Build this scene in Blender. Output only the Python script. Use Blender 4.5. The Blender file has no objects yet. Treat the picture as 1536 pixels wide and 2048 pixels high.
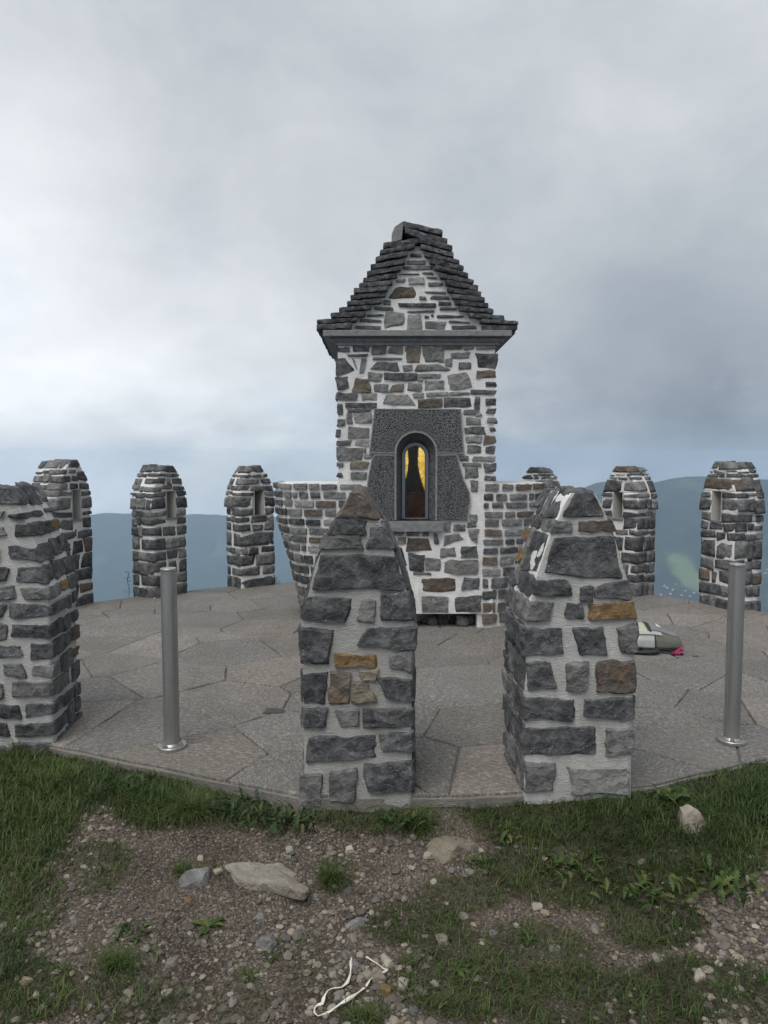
import bpy, math, random
import numpy as np
from mathutils import Vector, Matrix

S = bpy.context.scene
COL = S.collection
rng = np.random.default_rng(11)
random.seed(5)

# ------------------------------------------------------------------ camera
FPX, EYE = 1420.0, 1.55
PITCH = math.atan(94 / FPX)
cam_d = bpy.data.cameras.new('camera')
cam = bpy.data.objects.new('camera', cam_d)
COL.objects.link(cam)
cam_d.sensor_fit = 'HORIZONTAL'
cam_d.sensor_width = 36.0
cam_d.lens = 36.0 * FPX / 1536.0
cam_d.clip_start = 0.05
cam_d.clip_end = 40000.0
cam.location = (0, 0, EYE)
cam.rotation_euler = (math.pi / 2 - PITCH, 0, 0)
S.camera = cam
S.view_settings.view_transform = 'Standard'
S.view_settings.look = 'None'
S.view_settings.gamma = 1.0
S.view_settings.use_curve_mapping = False
S.view_settings.exposure = 0.84
S.cycles.volume_bounces = 4
S.cycles.max_bounces = 8
S.cycles.transparent_max_bounces = 16

# ------------------------------------------------------------------ node helper
class NT:
    def __init__(s, tree):
        s.t = tree
        s.n = tree.nodes
        s.n.clear()
    def new(s, typ, **kw):
        nd = s.n.new(typ)
        for k, v in kw.items():
            if k == 'ins':
                for a, b in v.items():
                    s.set(nd, a, b)
            else:
                setattr(nd, k, v)
        return nd
    def set(s, nd, a, b):
        sock = nd.inputs[a]
        if isinstance(b, bpy.types.NodeSocket):
            s.t.links.new(b, sock)
        else:
            if isinstance(b, tuple) and len(b) == 3 and sock.type == 'RGBA':
                b = b + (1.0,)
            sock.default_value = b
    def math(s, op, a, b=0.0, c=0.0, clamp=False):
        nd = s.new('ShaderNodeMath', operation=op, use_clamp=clamp)
        s.set(nd, 0, a); s.set(nd, 1, b)
        if op in ('MULTIPLY_ADD', 'SMOOTH_MIN'):
            s.set(nd, 2, c)
        return nd.outputs[0]
    def vmath(s, op, a, b=None):
        nd = s.new('ShaderNodeVectorMath', operation=op)
        s.set(nd, 0, a)
        if b is not None:
            s.set(nd, 1, b)
        return nd.outputs['Value'] if op in ('DOT_PRODUCT', 'LENGTH', 'DISTANCE') else nd.outputs[0]
    def noise(s, vec, scale, detail=6, rough=0.6, dist=0.0, out=0):
        nd = s.new('ShaderNodeTexNoise', ins={'Vector': vec, 'Scale': scale, 'Detail': detail, 'Roughness': rough, 'Distortion': dist})
        return nd.outputs[out]
    def ramp(s, fac, stops, interp='LINEAR'):
        nd = s.new('ShaderNodeValToRGB', ins={'Fac': fac})
        cr = nd.color_ramp
        cr.interpolation = interp
        while len(cr.elements) < len(stops):
            cr.elements.new(0.5)
        for e, (p, c) in zip(cr.elements, stops):
            e.position = p
            if not isinstance(c, tuple):
                c = (c, c, c)
            e.color = c + (1.0,)
        return nd.outputs[0]
    def mix(s, fac, a, b, blend='MIX'):
        nd = s.new('ShaderNodeMix', data_type='RGBA', blend_type=blend)
        s.set(nd, 0, fac); s.set(nd, 6, a); s.set(nd, 7, b)
        return nd.outputs[2]
    def remap(s, v, a, b, c, d, smooth=False):
        nd = s.new('ShaderNodeMapRange', ins={0: v, 1: a, 2: b, 3: c, 4: d})
        if smooth:
            nd.interpolation_type = 'SMOOTHSTEP'
        return nd.outputs[0]
    def bump(s, h, strength=0.5, dist=0.01, normal=None):
        nd = s.new('ShaderNodeBump', ins={'Height': h, 'Strength': strength, 'Distance': dist})
        if normal is not None:
            s.set(nd, 'Normal', normal)
        return nd.outputs[0]

# ------------------------------------------------------------------ sky
W = bpy.data.worlds.new('World')
S.world = W
W.use_nodes = True
nt = NT(W.node_tree)
SUN_EL, SUN_AZ = math.radians(58), math.radians(-150)      # azimuth from +y, clockwise: behind the camera, to the left
tc = nt.new('ShaderNodeTexCoord')
nsky = nt.new('ShaderNodeTexSky', sky_type='NISHITA')
nsky.sun_disc = False
nsky.sun_elevation = SUN_EL
nsky.sun_rotation = SUN_AZ
nsky.altitude = 1300.0
dirv = nt.vmath('NORMALIZE', tc.outputs['Generated'])
sep = nt.new('ShaderNodeSeparateXYZ', ins={0: dirv})
zc = nt.math('MAXIMUM', sep.outputs[2], -0.06)
flat = nt.new('ShaderNodeCombineXYZ', ins={0: sep.outputs[0], 1: sep.outputs[1], 2: nt.math('MULTIPLY', zc, 1.35)})
fv = flat.outputs[0]
big = nt.noise(nt.vmath('ADD', fv, (3.1, 0.4, 1.7)), 1.5, 4, 0.5, 0.3)
med = nt.noise(nt.vmath('ADD', fv, (0.2, 5.0, 0.7)), 3.9, 8, 0.60, 0.25)
lobeL = nt.math('POWER', nt.math('MAXIMUM', nt.vmath('DOT_PRODUCT', dirv, tuple(Vector((-0.52, 1.0, 0.05)).normalized())), 0.0), 14.0)
lobeR = nt.math('POWER', nt.math('MAXIMUM', nt.vmath('DOT_PRODUCT', dirv, tuple(Vector((0.46, 1.0, 0.06)).normalized())), 0.0), 34.0)
v = nt.math('MULTIPLY_ADD', nt.math('SUBTRACT', big, 0.5), 0.50, 0.48)
v = nt.math('ADD', v, nt.math('MULTIPLY', nt.math('SUBTRACT', med, 0.5), 0.42))
v = nt.math('ADD', v, nt.math('MULTIPLY', lobeL, 0.36))
v = nt.math('SUBTRACT', v, nt.math('MULTIPLY', lobeR, 0.40))
puff = nt.noise(nt.vmath('ADD', nt.vmath('MULTIPLY', fv, (1, 1, 1.6)), (1.3, 2.2, 4.0)), 8.5, 7, 0.58, 0.2)
v = nt.math('ADD', v, nt.math('MULTIPLY', nt.math('MULTIPLY', nt.math('SUBTRACT', puff, 0.5), 0.75), nt.remap(sep.outputs[2], 0.20, 0.0, 0.0, 1.0)))
cloud = nt.ramp(v, [(0.0, (0.13, 0.15, 0.175)), (0.30, (0.225, 0.25, 0.28)), (0.52, (0.345, 0.365, 0.385)), (0.78, (0.52, 0.54, 0.56)), (1.0, (0.66, 0.68, 0.70))])
skyc = nt.mix(1.0, nsky.outputs[0], (0.10, 0.10, 0.10), 'MULTIPLY')
gap = nt.ramp(nt.noise(nt.vmath('ADD', fv, (7.0, 1.0, 2.0)), 3.0, 6, 0.6, 0.3), [(0.52, 0.0), (0.72, 0.55)])
low = nt.remap(sep.outputs[2], 0.32, 0.02, 0.15, 1.0)
skym = nt.mix(nt.math('MULTIPLY', gap, low), cloud, skyc)
bg = nt.new('ShaderNodeBackground', ins={'Color': skym, 'Strength': 1.0})
nt.new('ShaderNodeOutputWorld', ins={'Surface': bg.outputs[0]})

# ------------------------------------------------------------------ sun (veiled by cloud)
sd = bpy.data.lights.new('sun', 'SUN')
sd.energy = 1.5
sd.angle = math.radians(40)
sd.color = (1.0, 0.97, 0.93)
sun = bpy.data.objects.new('sun', sd)
COL.objects.link(sun)
sdir = Vector((math.sin(SUN_AZ) * math.cos(SUN_EL), math.cos(SUN_AZ) * math.cos(SUN_EL), math.sin(SUN_EL)))
sun.rotation_euler = sdir.to_track_quat('Z', 'Y').to_euler()
sun.location = (0, 0, 30)

# ------------------------------------------------------------------ measuring helpers: pixel of the photograph -> point on a plane
def ray(u, v):
    dx, dz = (u - 768) / FPX, -(v - 1024) / FPX
    return np.array([dx, math.cos(PITCH) + dz * math.sin(PITCH), -math.sin(PITCH) + dz * math.cos(PITCH)])
def on_z(u, v, z=0.0):
    d = ray(u, v); t = (z - EYE) / d[2]
    return d * t + np.array([0, 0, EYE])
def on_y(u, v, y):
    d = ray(u, v); t = y / d[1]
    return d * t + np.array([0, 0, EYE])

# ------------------------------------------------------------------ numpy noise
def _h(ix, iy, iz, seed):
    n = (ix * 374761393 + iy * 668265263 + iz * 2147483647 + seed * 1274126177) & 0xFFFFFFFF
    n = ((n ^ (n >> 13)) * 1274126177) & 0xFFFFFFFF
    n = n ^ (n >> 16)
    return (n & 0xFFFF) / 32767.5 - 1.0
def vnoise(p, seed=0):
    p = np.asarray(p, float)
    i = np.floor(p).astype(np.int64)
    f = p - i
    f = f * f * (3 - 2 * f)
    x, y, z = i[..., 0], i[..., 1], i[..., 2]
    fx, fy, fz = f[..., 0], f[..., 1], f[..., 2]
    def L(a, b, t): return a + (b - a) * t
    r = []
    for dz in (0, 1):
        a = L(_h(x, y, z + dz, seed), _h(x + 1, y, z + dz, seed), fx)
        b = L(_h(x, y + 1, z + dz, seed), _h(x + 1, y + 1, z + dz, seed), fx)
        r.append(L(a, b, fy))
    return L(r[0], r[1], fz)
def fbm(p, oct=4, seed=0, gain=0.5):
    p = np.asarray(p, float)
    a, s, t = 1.0, 0.0, 0.0
    for o in range(oct):
        s = s + a * vnoise(p * (2.03 ** o) + 17.3 * o, seed + o)
        t += a
        a *= gain
    return s / t
def smooth(a, b, x):
    t = np.clip((x - a) / (b - a), 0, 1)
    return t * t * (3 - 2 * t)

# ------------------------------------------------------------------ object helpers
def mesh_obj(name, verts, faces, mat, parent=None, smooth_sh=True, sharp=None, mats=None, fmi=None):
    me = bpy.data.meshes.new(name)
    v = verts.tolist() if isinstance(verts, np.ndarray) else [tuple(a) for a in verts]
    f = faces.tolist() if isinstance(faces, np.ndarray) else [tuple(a) for a in faces]
    me.from_pydata(v, [], f)
    for m in (mats or [mat]):
        me.materials.append(m)
    if fmi is not None:
        me.polygons.foreach_set('material_index', np.asarray(fmi, dtype=np.int32))
    if smooth_sh:
        me.shade_smooth()
        if sharp:
            me.set_sharp_from_angle(angle=math.radians(sharp))
    me.update()
    o = bpy.data.objects.new(name, me)
    COL.objects.link(o)
    if parent is not None:
        o.parent = parent
    return o
def empty(name, loc, rz=0.0, label=None, cat=None, group=None, kind=None):
    o = bpy.data.objects.new(name, None)
    o.empty_display_size = 0.1
    COL.objects.link(o)
    o.location = loc
    o.rotation_euler = (0, 0, rz)
    return tag(o, label, cat, group, kind)
def tag(o, label=None, cat=None, group=None, kind=None):
    if label: o['label'] = label
    if cat: o['category'] = cat
    if group: o['group'] = group
    if kind: o['kind'] = kind
    return o
class MB:
    """collects pieces into one mesh"""
    def __init__(s): s.v, s.f, s.n = [], [], 0
    def add(s, v, f):
        v = np.asarray(v, float)
        s.v.append(v)
        s.f.extend([tuple(int(i) + s.n for i in q) for q in f])
        s.n += len(v)
        return s
    def build(s, name, mat, parent=None, **kw):
        return mesh_obj(name, np.concatenate(s.v), s.f, mat, parent, **kw)
_T = {}
def cube_t(nx, ny=None, nz=None):
    """welded cube surface grid, verts in [-1,1]^3"""
    ny = ny or nx; nz = nz or nx
    k = (nx, ny, nz)
    if k in _T: return _T[k]
    idx, vs, fs = {}, [], []
    def vid(i, j, l):
        q = (i, j, l)
        if q not in idx:
            idx[q] = len(vs); vs.append((2 * i / nx - 1, 2 * j / ny - 1, 2 * l / nz - 1))
        return idx[q]
    for j, flip in ((0, 0), (ny, 1)):
        for i in range(nx):
            for l in range(nz):
                q = [vid(i, j, l), vid(i + 1, j, l), vid(i + 1, j, l + 1), vid(i, j, l + 1)]
                fs.append(q[::-1] if flip else q)
    for i, flip in ((0, 1), (nx, 0)):
        for j in range(ny):
            for l in range(nz):
                q = [vid(i, j, l), vid(i, j + 1, l), vid(i, j + 1, l + 1), vid(i, j, l + 1)]
                fs.append(q[::-1] if flip else q)
    for l, flip in ((0, 1), (nz, 0)):
        for i in range(nx):
            for j in range(ny):
                q = [vid(i, j, l), vid(i + 1, j, l), vid(i + 1, j + 1, l), vid(i, j + 1, l)]
                fs.append(q[::-1] if flip else q)
    _T[k] = (np.array(vs), np.array(fs))
    return _T[k]
def box(x0, x1, y0, y1, z0, z1):
    v = [(x0, y0, z0), (x1, y0, z0), (x1, y1, z0), (x0, y1, z0), (x0, y0, z1), (x1, y0, z1), (x1, y1, z1), (x0, y1, z1)]
    f = [(0, 3, 2, 1), (4, 5, 6, 7), (0, 1, 5, 4), (1, 2, 6, 5), (2, 3, 7, 6), (3, 0, 4, 7)]
    return v, f
def rounded(T, half, r):
    half = np.asarray(half, float)
    p = T * half
    inner = np.maximum(half - r, half * 0.02)
    q = np.clip(p, -inner, inner)
    d = p - q
    n = np.linalg.norm(d, axis=1, keepdims=True)
    rr = np.minimum(r, half.min() * 0.98)
    return q + d / np.maximum(n, 1e-9) * rr
def stone_pts(quad, d0, d1, n=4, r=0.012, amp=0.004, chips=0, wob=0.05, g=rng, lim=.010):
    """quad TL,TR,BR,BL in (u,z); depth d0 (front) .. d1. A craggy block following the quad."""
    T, F = cube_t(*(n if isinstance(n, tuple) else (n, max(2, n // 2), n)))
    q = np.asarray(quad, float)
    w = 0.5 * (np.linalg.norm(q[1] - q[0]) + np.linalg.norm(q[2] - q[3]))
    h = 0.5 * (np.linalg.norm(q[3] - q[0]) + np.linalg.norm(q[2] - q[1]))
    d = d1 - d0
    half = np.array([w / 2, d / 2, h / 2])
    r = min(r, 0.42 * min(w, h), 0.45 * d)
    p = rounded(T, half, r)
    off = g.uniform(-50, 50, 3)
    sz = min(w, h)
    cap = min(.012, .09 * sz)
    for k in range(chips):
        nn = np.array([g.normal(0, 0.33), -1.0, g.normal(0, 0.33)])
        nn /= np.linalg.norm(nn)
        pt = np.array([g.uniform(-.5, .5) * w, -d / 2 + g.uniform(0.0, 0.10) * sz, g.uniform(-.5, .5) * h])
        t = np.minimum(np.maximum((p - pt) @ nn, 0), cap)
        p = p - nn * t[:, None]
    a = wob * sz
    p[:, 0] += a * fbm(p / (sz * 0.7) + off, 2, 3)
    p[:, 2] += a * fbm(p / (sz * 0.7) + off, 2, 5)
    nr = p / half
    nr = nr / np.maximum(np.linalg.norm(nr, axis=1, keepdims=True), 1e-6)
    rg = np.abs(fbm(p / 0.07 + off, 3, 15, 0.55))
    p = p + nr * (amp * (fbm(p / 0.045 + off, 4, 9, 0.6) + 1.1 * (0.25 - rg)))[:, None]
    fr_ = (T[:, 1] < -.99) & (np.abs(T[:, 0]) < .9) & (np.abs(T[:, 2]) < .9)
    p[fr_, 1] = np.minimum(p[fr_, 1], -d / 2 + lim)
    s, t = p[:, 0] / half[0], p[:, 2] / half[2]
    tl, tr, br, bl = q
    top = tl + (tr - tl) * ((s + 1) / 2)[:, None]
    bot = bl + (br - bl) * ((s + 1) / 2)[:, None]
    uz = bot + (top - bot) * ((t + 1) / 2)[:, None]
    out = np.stack([uz[:, 0], (d0 + d1) / 2 + p[:, 1], uz[:, 1]], 1)
    return out, F

# ------------------------------------------------------------------ materials
def new_mat(name):
    m = bpy.data.materials.new(name)
    m.use_nodes = True
    return m, NT(m.node_tree)
def finish(nt, color, rough=0.85, normal=None, spec=0.3, metal=0.0, **extra):
    b = nt.new('ShaderNodeBsdfPrincipled', ins={'Base Color': color, 'Roughness': rough, 'Specular IOR Level': spec, 'Metallic': metal})
    for k, vv in extra.items():
        nt.set(b, k, vv)
    if normal is not None:
        nt.set(b, 'Normal', normal)
    nt.new('ShaderNodeOutputMaterial', ins={'Surface': b.outputs[0]})
    return b
def rock_mat(name, stops, scale=11.0, speck=0.0, lo=0.72, hi=1.3, bumpd=0.012, vein=True, stain=None):
    m, t = new_mat(name)
    c = t.new('ShaderNodeTexCoord').outputs['Object']
    rnd = t.new('ShaderNodeObjectInfo').outputs['Random']
    c = t.vmath('ADD', c, t.new('ShaderNodeCombineXYZ', ins={0: t.math('MULTIPLY', rnd, 37.0), 1: t.math('MULTIPLY', rnd, 19.0), 2: t.math('MULTIPLY', rnd, 53.0)}).outputs[0])
    n1 = t.noise(c, scale, 9, 0.62, 0.4)
    n2 = t.noise(c, scale * 5, 8, 0.7)
    f = t.math('ADD', t.math('MULTIPLY', n1, 0.7), t.math('MULTIPLY', n2, 0.3))
    col = t.ramp(f, stops)
    if stain:
        sm = t.ramp(t.noise(t.vmath('ADD', c, (9, 4, 2)), scale * 0.8, 6, 0.65, 0.6), [(0.52, 0.0), (0.68, 0.75)])
        col = t.mix(sm, col, stain)
    if vein:
        ve = t.math('ABSOLUTE', t.math('SUBTRACT', t.noise(c, scale * 0.6, 4, 0.5, 1.5), 0.5))
        col = t.mix(t.ramp(ve, [(0.0, 0.4), (0.008, 0.0)]), col, (0.33, 0.33, 0.33))
    if speck:
        vo = t.new('ShaderNodeTexVoronoi', ins={'Vector': c, 'Scale': 70.0}).outputs['Distance']
        region = t.ramp(t.noise(c, 7.0, 3, 0.5), [(0.50, 0.0), (0.62, 1.0)])
        sp = t.math('MULTIPLY', t.ramp(vo, [(0.10, 1.0), (0.19, 0.0)]), region)
        col = t.mix(t.math('MULTIPLY', sp, speck), col, (0.40, 0.40, 0.38))
    val = t.remap(rnd, 0, 1, lo, hi)
    col = t.mix(1.0, col, t.new('ShaderNodeCombineColor', ins={0: val, 1: val, 2: t.math('MULTIPLY', val, 1.02)}).outputs[0], 'MULTIPLY')
    wc = t.new('ShaderNodeVectorMath', operation='MULTIPLY_ADD', ins={0: t.noise(c, 14, 4, 0.6, 0, 1), 1: (0.09, 0.09, 0.09), 2: c}).outputs[0]
    fac_ = t.new('ShaderNodeTexVoronoi', ins={'Vector': wc, 'Scale': 17.0}).outputs['Distance']
    h = t.math('ADD', t.noise(c, 22, 10, 0.68, 0.8), t.math('MULTIPLY', t.noise(c, 150, 5, 0.7), 0.25))
    h = t.math('ADD', h, t.math('MULTIPLY', fac_, 0.9))
    col = t.mix(t.ramp(fac_, [(0.55, 0.0), (0.95, 0.45)]), col, stops[-1][1])
    finish(t, col, t.ramp(n2, [(0.3, 0.62), (0.7, 0.9)]), t.bump(h, 1.0, bumpd * 1.5), 0.35)
    return m
M = {}
M['dark'] = rock_mat('dark_limestone', [(0.30, (0.022, 0.023, 0.026)), (0.46, (0.058, 0.059, 0.063)), (0.58, (0.115, 0.115, 0.117)), (0.74, (0.22, 0.216, 0.21))], speck=0.9)
M['mid'] = rock_mat('grey_limestone', [(0.30, (0.055, 0.055, 0.057)), (0.48, (0.128, 0.126, 0.122)), (0.62, (0.205, 0.20, 0.192)), (0.78, (0.30, 0.294, 0.28))], speck=0.5)
M['light'] = rock_mat('pale_grey_limestone', [(0.25, (0.12, 0.118, 0.112)), (0.5, (0.20, 0.196, 0.185)), (0.75, (0.28, 0.272, 0.255))], speck=0.2)
M['brown'] = rock_mat('brown_sandstone', [(0.25, (0.05, 0.042, 0.036)), (0.5, (0.105, 0.086, 0.07)), (0.72, (0.17, 0.145, 0.118))], stain=(0.19, 0.115, 0.055))
M['ochre'] = rock_mat('ochre_sandstone', [(0.25, (0.07, 0.05, 0.03)), (0.5, (0.17, 0.105, 0.045)), (0.72, (0.27, 0.19, 0.10))], stain=(0.10, 0.085, 0.07))
M['tan'] = rock_mat('tan_sandstone', [(0.25, (0.12, 0.105, 0.075)), (0.5, (0.205, 0.18, 0.13)), (0.75, (0.28, 0.25, 0.19))])
M['slate'] = rock_mat('roof_slate', [(0.3, (0.018, 0.019, 0.021)), (0.48, (0.046, 0.047, 0.05)), (0.62, (0.10, 0.10, 0.103)), (0.76, (0.24, 0.24, 0.24))], scale=14, lo=0.8, hi=1.25)
M['pebble'] = rock_mat('pebble_stone', [(0.25, (0.10, 0.095, 0.088)), (0.5, (0.19, 0.178, 0.162)), (0.75, (0.30, 0.28, 0.25))], lo=0.55, hi=1.4, bumpd=0.004, vein=False)
M['beige'] = rock_mat('beige_stone', [(0.25, (0.22, 0.19, 0.148)), (0.5, (0.31, 0.275, 0.22)), (0.75, (0.40, 0.365, 0.305))], lo=0.8, hi=1.1, bumpd=0.006, vein=False)

M['bedrock'] = rock_mat('pale_bedrock', [(0.25, (0.15, 0.138, 0.115)), (0.5, (0.235, 0.215, 0.18)), (0.75, (0.33, 0.305, 0.26))], scale=9, lo=.95, hi=1.05, bumpd=0.012, stain=(0.17, 0.14, 0.10))

def mortar_mat(name, c0, c1, coarse=0.012, scale=70.0):
    m, t = new_mat(name)
    c = t.new('ShaderNodeTexCoord').outputs['Object']
    n1 = t.noise(c, 7, 7, 0.6)
    n2 = t.noise(c, scale * 1.6, 6, 0.7)
    n3 = t.noise(t.vmath('MULTIPLY', c, (1, 1, 3.0)), scale * 0.5, 5, 0.6, 1.2)
    f = t.math('ADD', t.math('MULTIPLY', n1, 0.6), t.math('MULTIPLY', n2, 0.4))
    col = t.mix(t.remap(f, 0.3, 0.7, 0, 1), c0, c1)
    gr_ = t.ramp(t.noise(t.vmath('MULTIPLY', c, (1, 1, 0.45)), 4.5, 7, 0.68, 0.5), [(0.50, 0.0), (0.72, 0.45)])
    col = t.mix(gr_, col, tuple(x * 0.52 for x in c0))
    h = t.math('ADD', n3, t.math('MULTIPLY', n2, 0.6))
    finish(t, col, 0.93, t.bump(h, 0.85, coarse), 0.15)
    return m
M['mortar_white'] = mortar_mat('white_lime_mortar', (0.58, 0.572, 0.553), (0.82, 0.815, 0.795), 0.010, 55)
M['mortar_grey'] = mortar_mat('grey_cement_mortar', (0.43, 0.42, 0.40), (0.70, 0.69, 0.66), 0.020, 95)
M['mortar_dull'] = mortar_mat('dull_cement_mortar', (0.33, 0.322, 0.305), (0.56, 0.548, 0.52), 0.020, 95)
M['mortar_pale'] = mortar_mat('pale_lime_mortar', (0.42, 0.415, 0.40), (0.62, 0.615, 0.60), 0.008)
M['plaster'] = mortar_mat('smooth_grey_plaster', (0.36, 0.345, 0.32), (0.46, 0.445, 0.42), 0.002)

def chisel_mat(name, c0, c1, sc, strength=1.0):
    m, t = new_mat(name)
    c = t.new('ShaderNodeTexCoord').outputs['Object']
    sxyz = t.new('ShaderNodeSeparateXYZ', ins={0: c})
    # pick marks radiate from the arch centre (local 0.31, z 1.66)
    dx = t.math('SUBTRACT', sxyz.outputs[0], 0.30)
    dz = t.math('SUBTRACT', sxyz.outputs[2], 1.66)
    dz = t.math('MAXIMUM', dz, 0.0)
    ang = t.math('ARCTAN2', dx, t.math('ADD', dz, 0.02))
    rad = t.math('SQRT', t.math('ADD', t.math('MULTIPLY', dx, dx), t.math('MULTIPLY', dz, dz)))
    pv = t.new('ShaderNodeCombineXYZ', ins={0: t.math('MULTIPLY', ang, 26.0), 1: t.math('MULTIPLY', rad, 60.0), 2: t.math('MULTIPLY', t.math('SUBTRACT', sxyz.outputs[2], dz), 100.0)}).outputs[0]
    vo = t.new('ShaderNodeTexVoronoi', ins={'Vector': pv, 'Scale': sc, 'Randomness': 0.9}).outputs['Distance']
    n = t.noise(c, 120, 4, 0.7)
    h = t.math('ADD', t.math('MULTIPLY', vo, -1.0), t.math('MULTIPLY', n, 0.5))
    col = t.mix(t.ramp(t.math('ADD', vo, t.math('MULTIPLY', t.math('SUBTRACT', n, 0.5), 0.7)), [(0.25, 1.0), (0.62, 0.0)]), c0, c1)
    finish(t, col, 0.8, t.bump(h, strength, 0.012), 0.3)
    return m
M['pitted'] = chisel_mat('pick_dressed_dark_stone', (0.040, 0.040, 0.042), (0.205, 0.205, 0.21), 1.25)
M['reveal'] = rock_mat('chiselled_reveal_stone', [(0.3, (0.06, 0.06, 0.064)), (0.5, (0.10, 0.10, 0.104)), (0.7, (0.15, 0.15, 0.154))], scale=30, vein=False, lo=1, hi=1)
M['dressed'] = rock_mat('smooth_dressed_grey_stone', [(0.3, (0.12, 0.12, 0.12)), (0.5, (0.185, 0.185, 0.185)), (0.7, (0.245, 0.245, 0.243))], scale=26, vein=False, lo=0.95, hi=1.05, bumpd=0.003)

def paving_mat():
    m, t = new_mat('tooled_flagstone')
    c0 = t.new('ShaderNodeTexCoord').outputs['Object']
    rnd = t.new('ShaderNodeObjectInfo').outputs['Random']
    rot = t.new('ShaderNodeVectorRotate', rotation_type='Z_AXIS', ins={'Vector': c0, 'Angle': t.math('MULTIPLY', rnd, 3.1)})
    c = rot.outputs[0]
    wob_ = t.new('ShaderNodeVectorMath', operation='MULTIPLY_ADD', ins={0: t.noise(c, 5.0, 3, 0.5, 0, 1), 1: (0.14, 0.14, 0.0), 2: c}).outputs[0]
    w = t.noise(t.vmath('MULTIPLY', wob_, (34, 92, 1)), 1.0, 3, 0.55, 0.9)
    br = t.noise(t.vmath('MULTIPLY', c, (48, 40, 1)), 1.0, 5, 0.7)
    w = t.remap(w, 0.36, 0.64, 0.0, 1.0)
    n1 = t.noise(c0, 2.6, 6, 0.6, 0.4)
    n2 = t.noise(c0, 140, 3, 0.7)
    hue = t.ramp(rnd, [(0.0, (0.225, 0.196, 0.17)), (0.22, (0.20, 0.195, 0.186)), (0.5, (0.25, 0.23, 0.206)), (0.7, (0.185, 0.182, 0.178)), (0.9, (0.225, 0.212, 0.192))], 'CONSTANT')
    col = t.mix(t.remap(n1, 0.35, 0.68, 0.0, 0.75), hue, (0.155, 0.142, 0.126))
    pk = t.math('MULTIPLY', t.math('MULTIPLY', w, br), t.remap(n2, 0.3, 0.7, 0.5, 1.4))
    col = t.mix(t.ramp(pk, [(0.24, 0.0), (0.62, 0.8)]), col, (0.44, 0.41, 0.37))  # highlights of the tooled ridges painted in as light flecks
    col = t.mix(t.ramp(pk, [(0.05, 0.55), (0.28, 0.0)]), col, (0.075, 0.066, 0.058))
    dirt = t.ramp(t.noise(t.vmath('ADD', c0, (4, 9, 1)), 1.1, 5, 0.6, 0.6), [(0.45, 0.0), (0.7, 0.5)])
    col = t.mix(dirt, col, (0.155, 0.146, 0.132))
    tone = t.remap(t.math('FRACT', t.math('MULTIPLY', rnd, 7.31)), 0, 1, 0.84, 1.14)
    col = t.mix(1.0, col, t.new('ShaderNodeCombineColor', ins={0: tone, 1: tone, 2: tone}).outputs[0], 'MULTIPLY')
    h = t.math('ADD', t.math('MULTIPLY', pk, 1.0), t.math('MULTIPLY', n2, 0.35))
    finish(t, col, t.remap(n1, 0.3, 0.7, 0.6, 0.85), t.bump(h, 0.75, 0.012), 0.35)
    return m
M['paving'] = paving_mat()
M['joint'] = mortar_mat('dark_paving_joint', (0.07, 0.064, 0.058), (0.20, 0.187, 0.17), 0.006, 12)
M['edge'] = mortar_mat('worn_concrete_edge', (0.12, 0.112, 0.10), (0.22, 0.205, 0.185), 0.01, 40)

def simple(name, col, rough=0.6, metal=0.0, nscale=40.0, var=0.25, bumpd=0.002, spec=0.4, strength=0.4):
    m, t = new_mat(name)
    c = t.new('ShaderNodeTexCoord').outputs['Object']
    n = t.noise(c, nscale, 6, 0.6)
    a = tuple(x * (1 - var) for x in col); b = tuple(min(1, x * (1 + var)) for x in col)
    cc = t.mix(t.remap(n, 0.3, 0.7, 0, 1), a, b)
    finish(t, cc, rough, t.bump(n, strength, bumpd), spec, metal)
    return m
M['wood_back'] = simple('weathered_brown_wood', (0.10, 0.075, 0.055), 0.8, 0, 25, 0.4)
M['frame'] = simple('blue_grey_painted_metal', (0.17, 0.19, 0.215), 0.4, 0.6, 60, 0.1, 0.0005)
M['bag_light'] = simple('pale_green_bag_fabric', (0.36, 0.39, 0.27), 0.8, 0, 30, 0.12, 0.004)
M['bag_silver'] = simple('silver_grey_bag_fabric', (0.33, 0.34, 0.32), 0.55, 0, 14, 0.15, 0.006, strength=0.7)
M['bag_olive'] = simple('dark_olive_bag_fabric', (0.105, 0.108, 0.088), 0.75, 0, 14, 0.2, 0.006, strength=0.7)
M['bag_grey'] = simple('mid_grey_bag_fabric', (0.17, 0.17, 0.165), 0.75, 0, 20, 0.15, 0.004)
M['black_web'] = simple('black_webbing', (0.018, 0.019, 0.021), 0.7, 0, 80, 0.3)
M['magenta'] = simple('magenta_webbing', (0.32, 0.012, 0.075), 0.6, 0, 80, 0.2)
M['white_print'] = simple('white_print', (0.75, 0.75, 0.74), 0.6)
M['ribbon'] = simple('off_white_cloth_tape', (0.62, 0.60, 0.53), 0.9, 0, 150, 0.2, 0.003)
M['dead_leaf'] = simple('dry_brown_leaf', (0.16, 0.07, 0.03), 0.8)
M['inner'] = simple('dim_interior_plaster', (0.10, 0.085, 0.06), 0.9)
M['altar'] = simple('red_brown_varnished_wood', (0.20, 0.06, 0.025), 0.9, 0, 12, 0.5, spec=0.1)
M['statue'] = simple('dark_carved_wood', (0.075, 0.045, 0.018), 0.9, spec=0.1)

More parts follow.
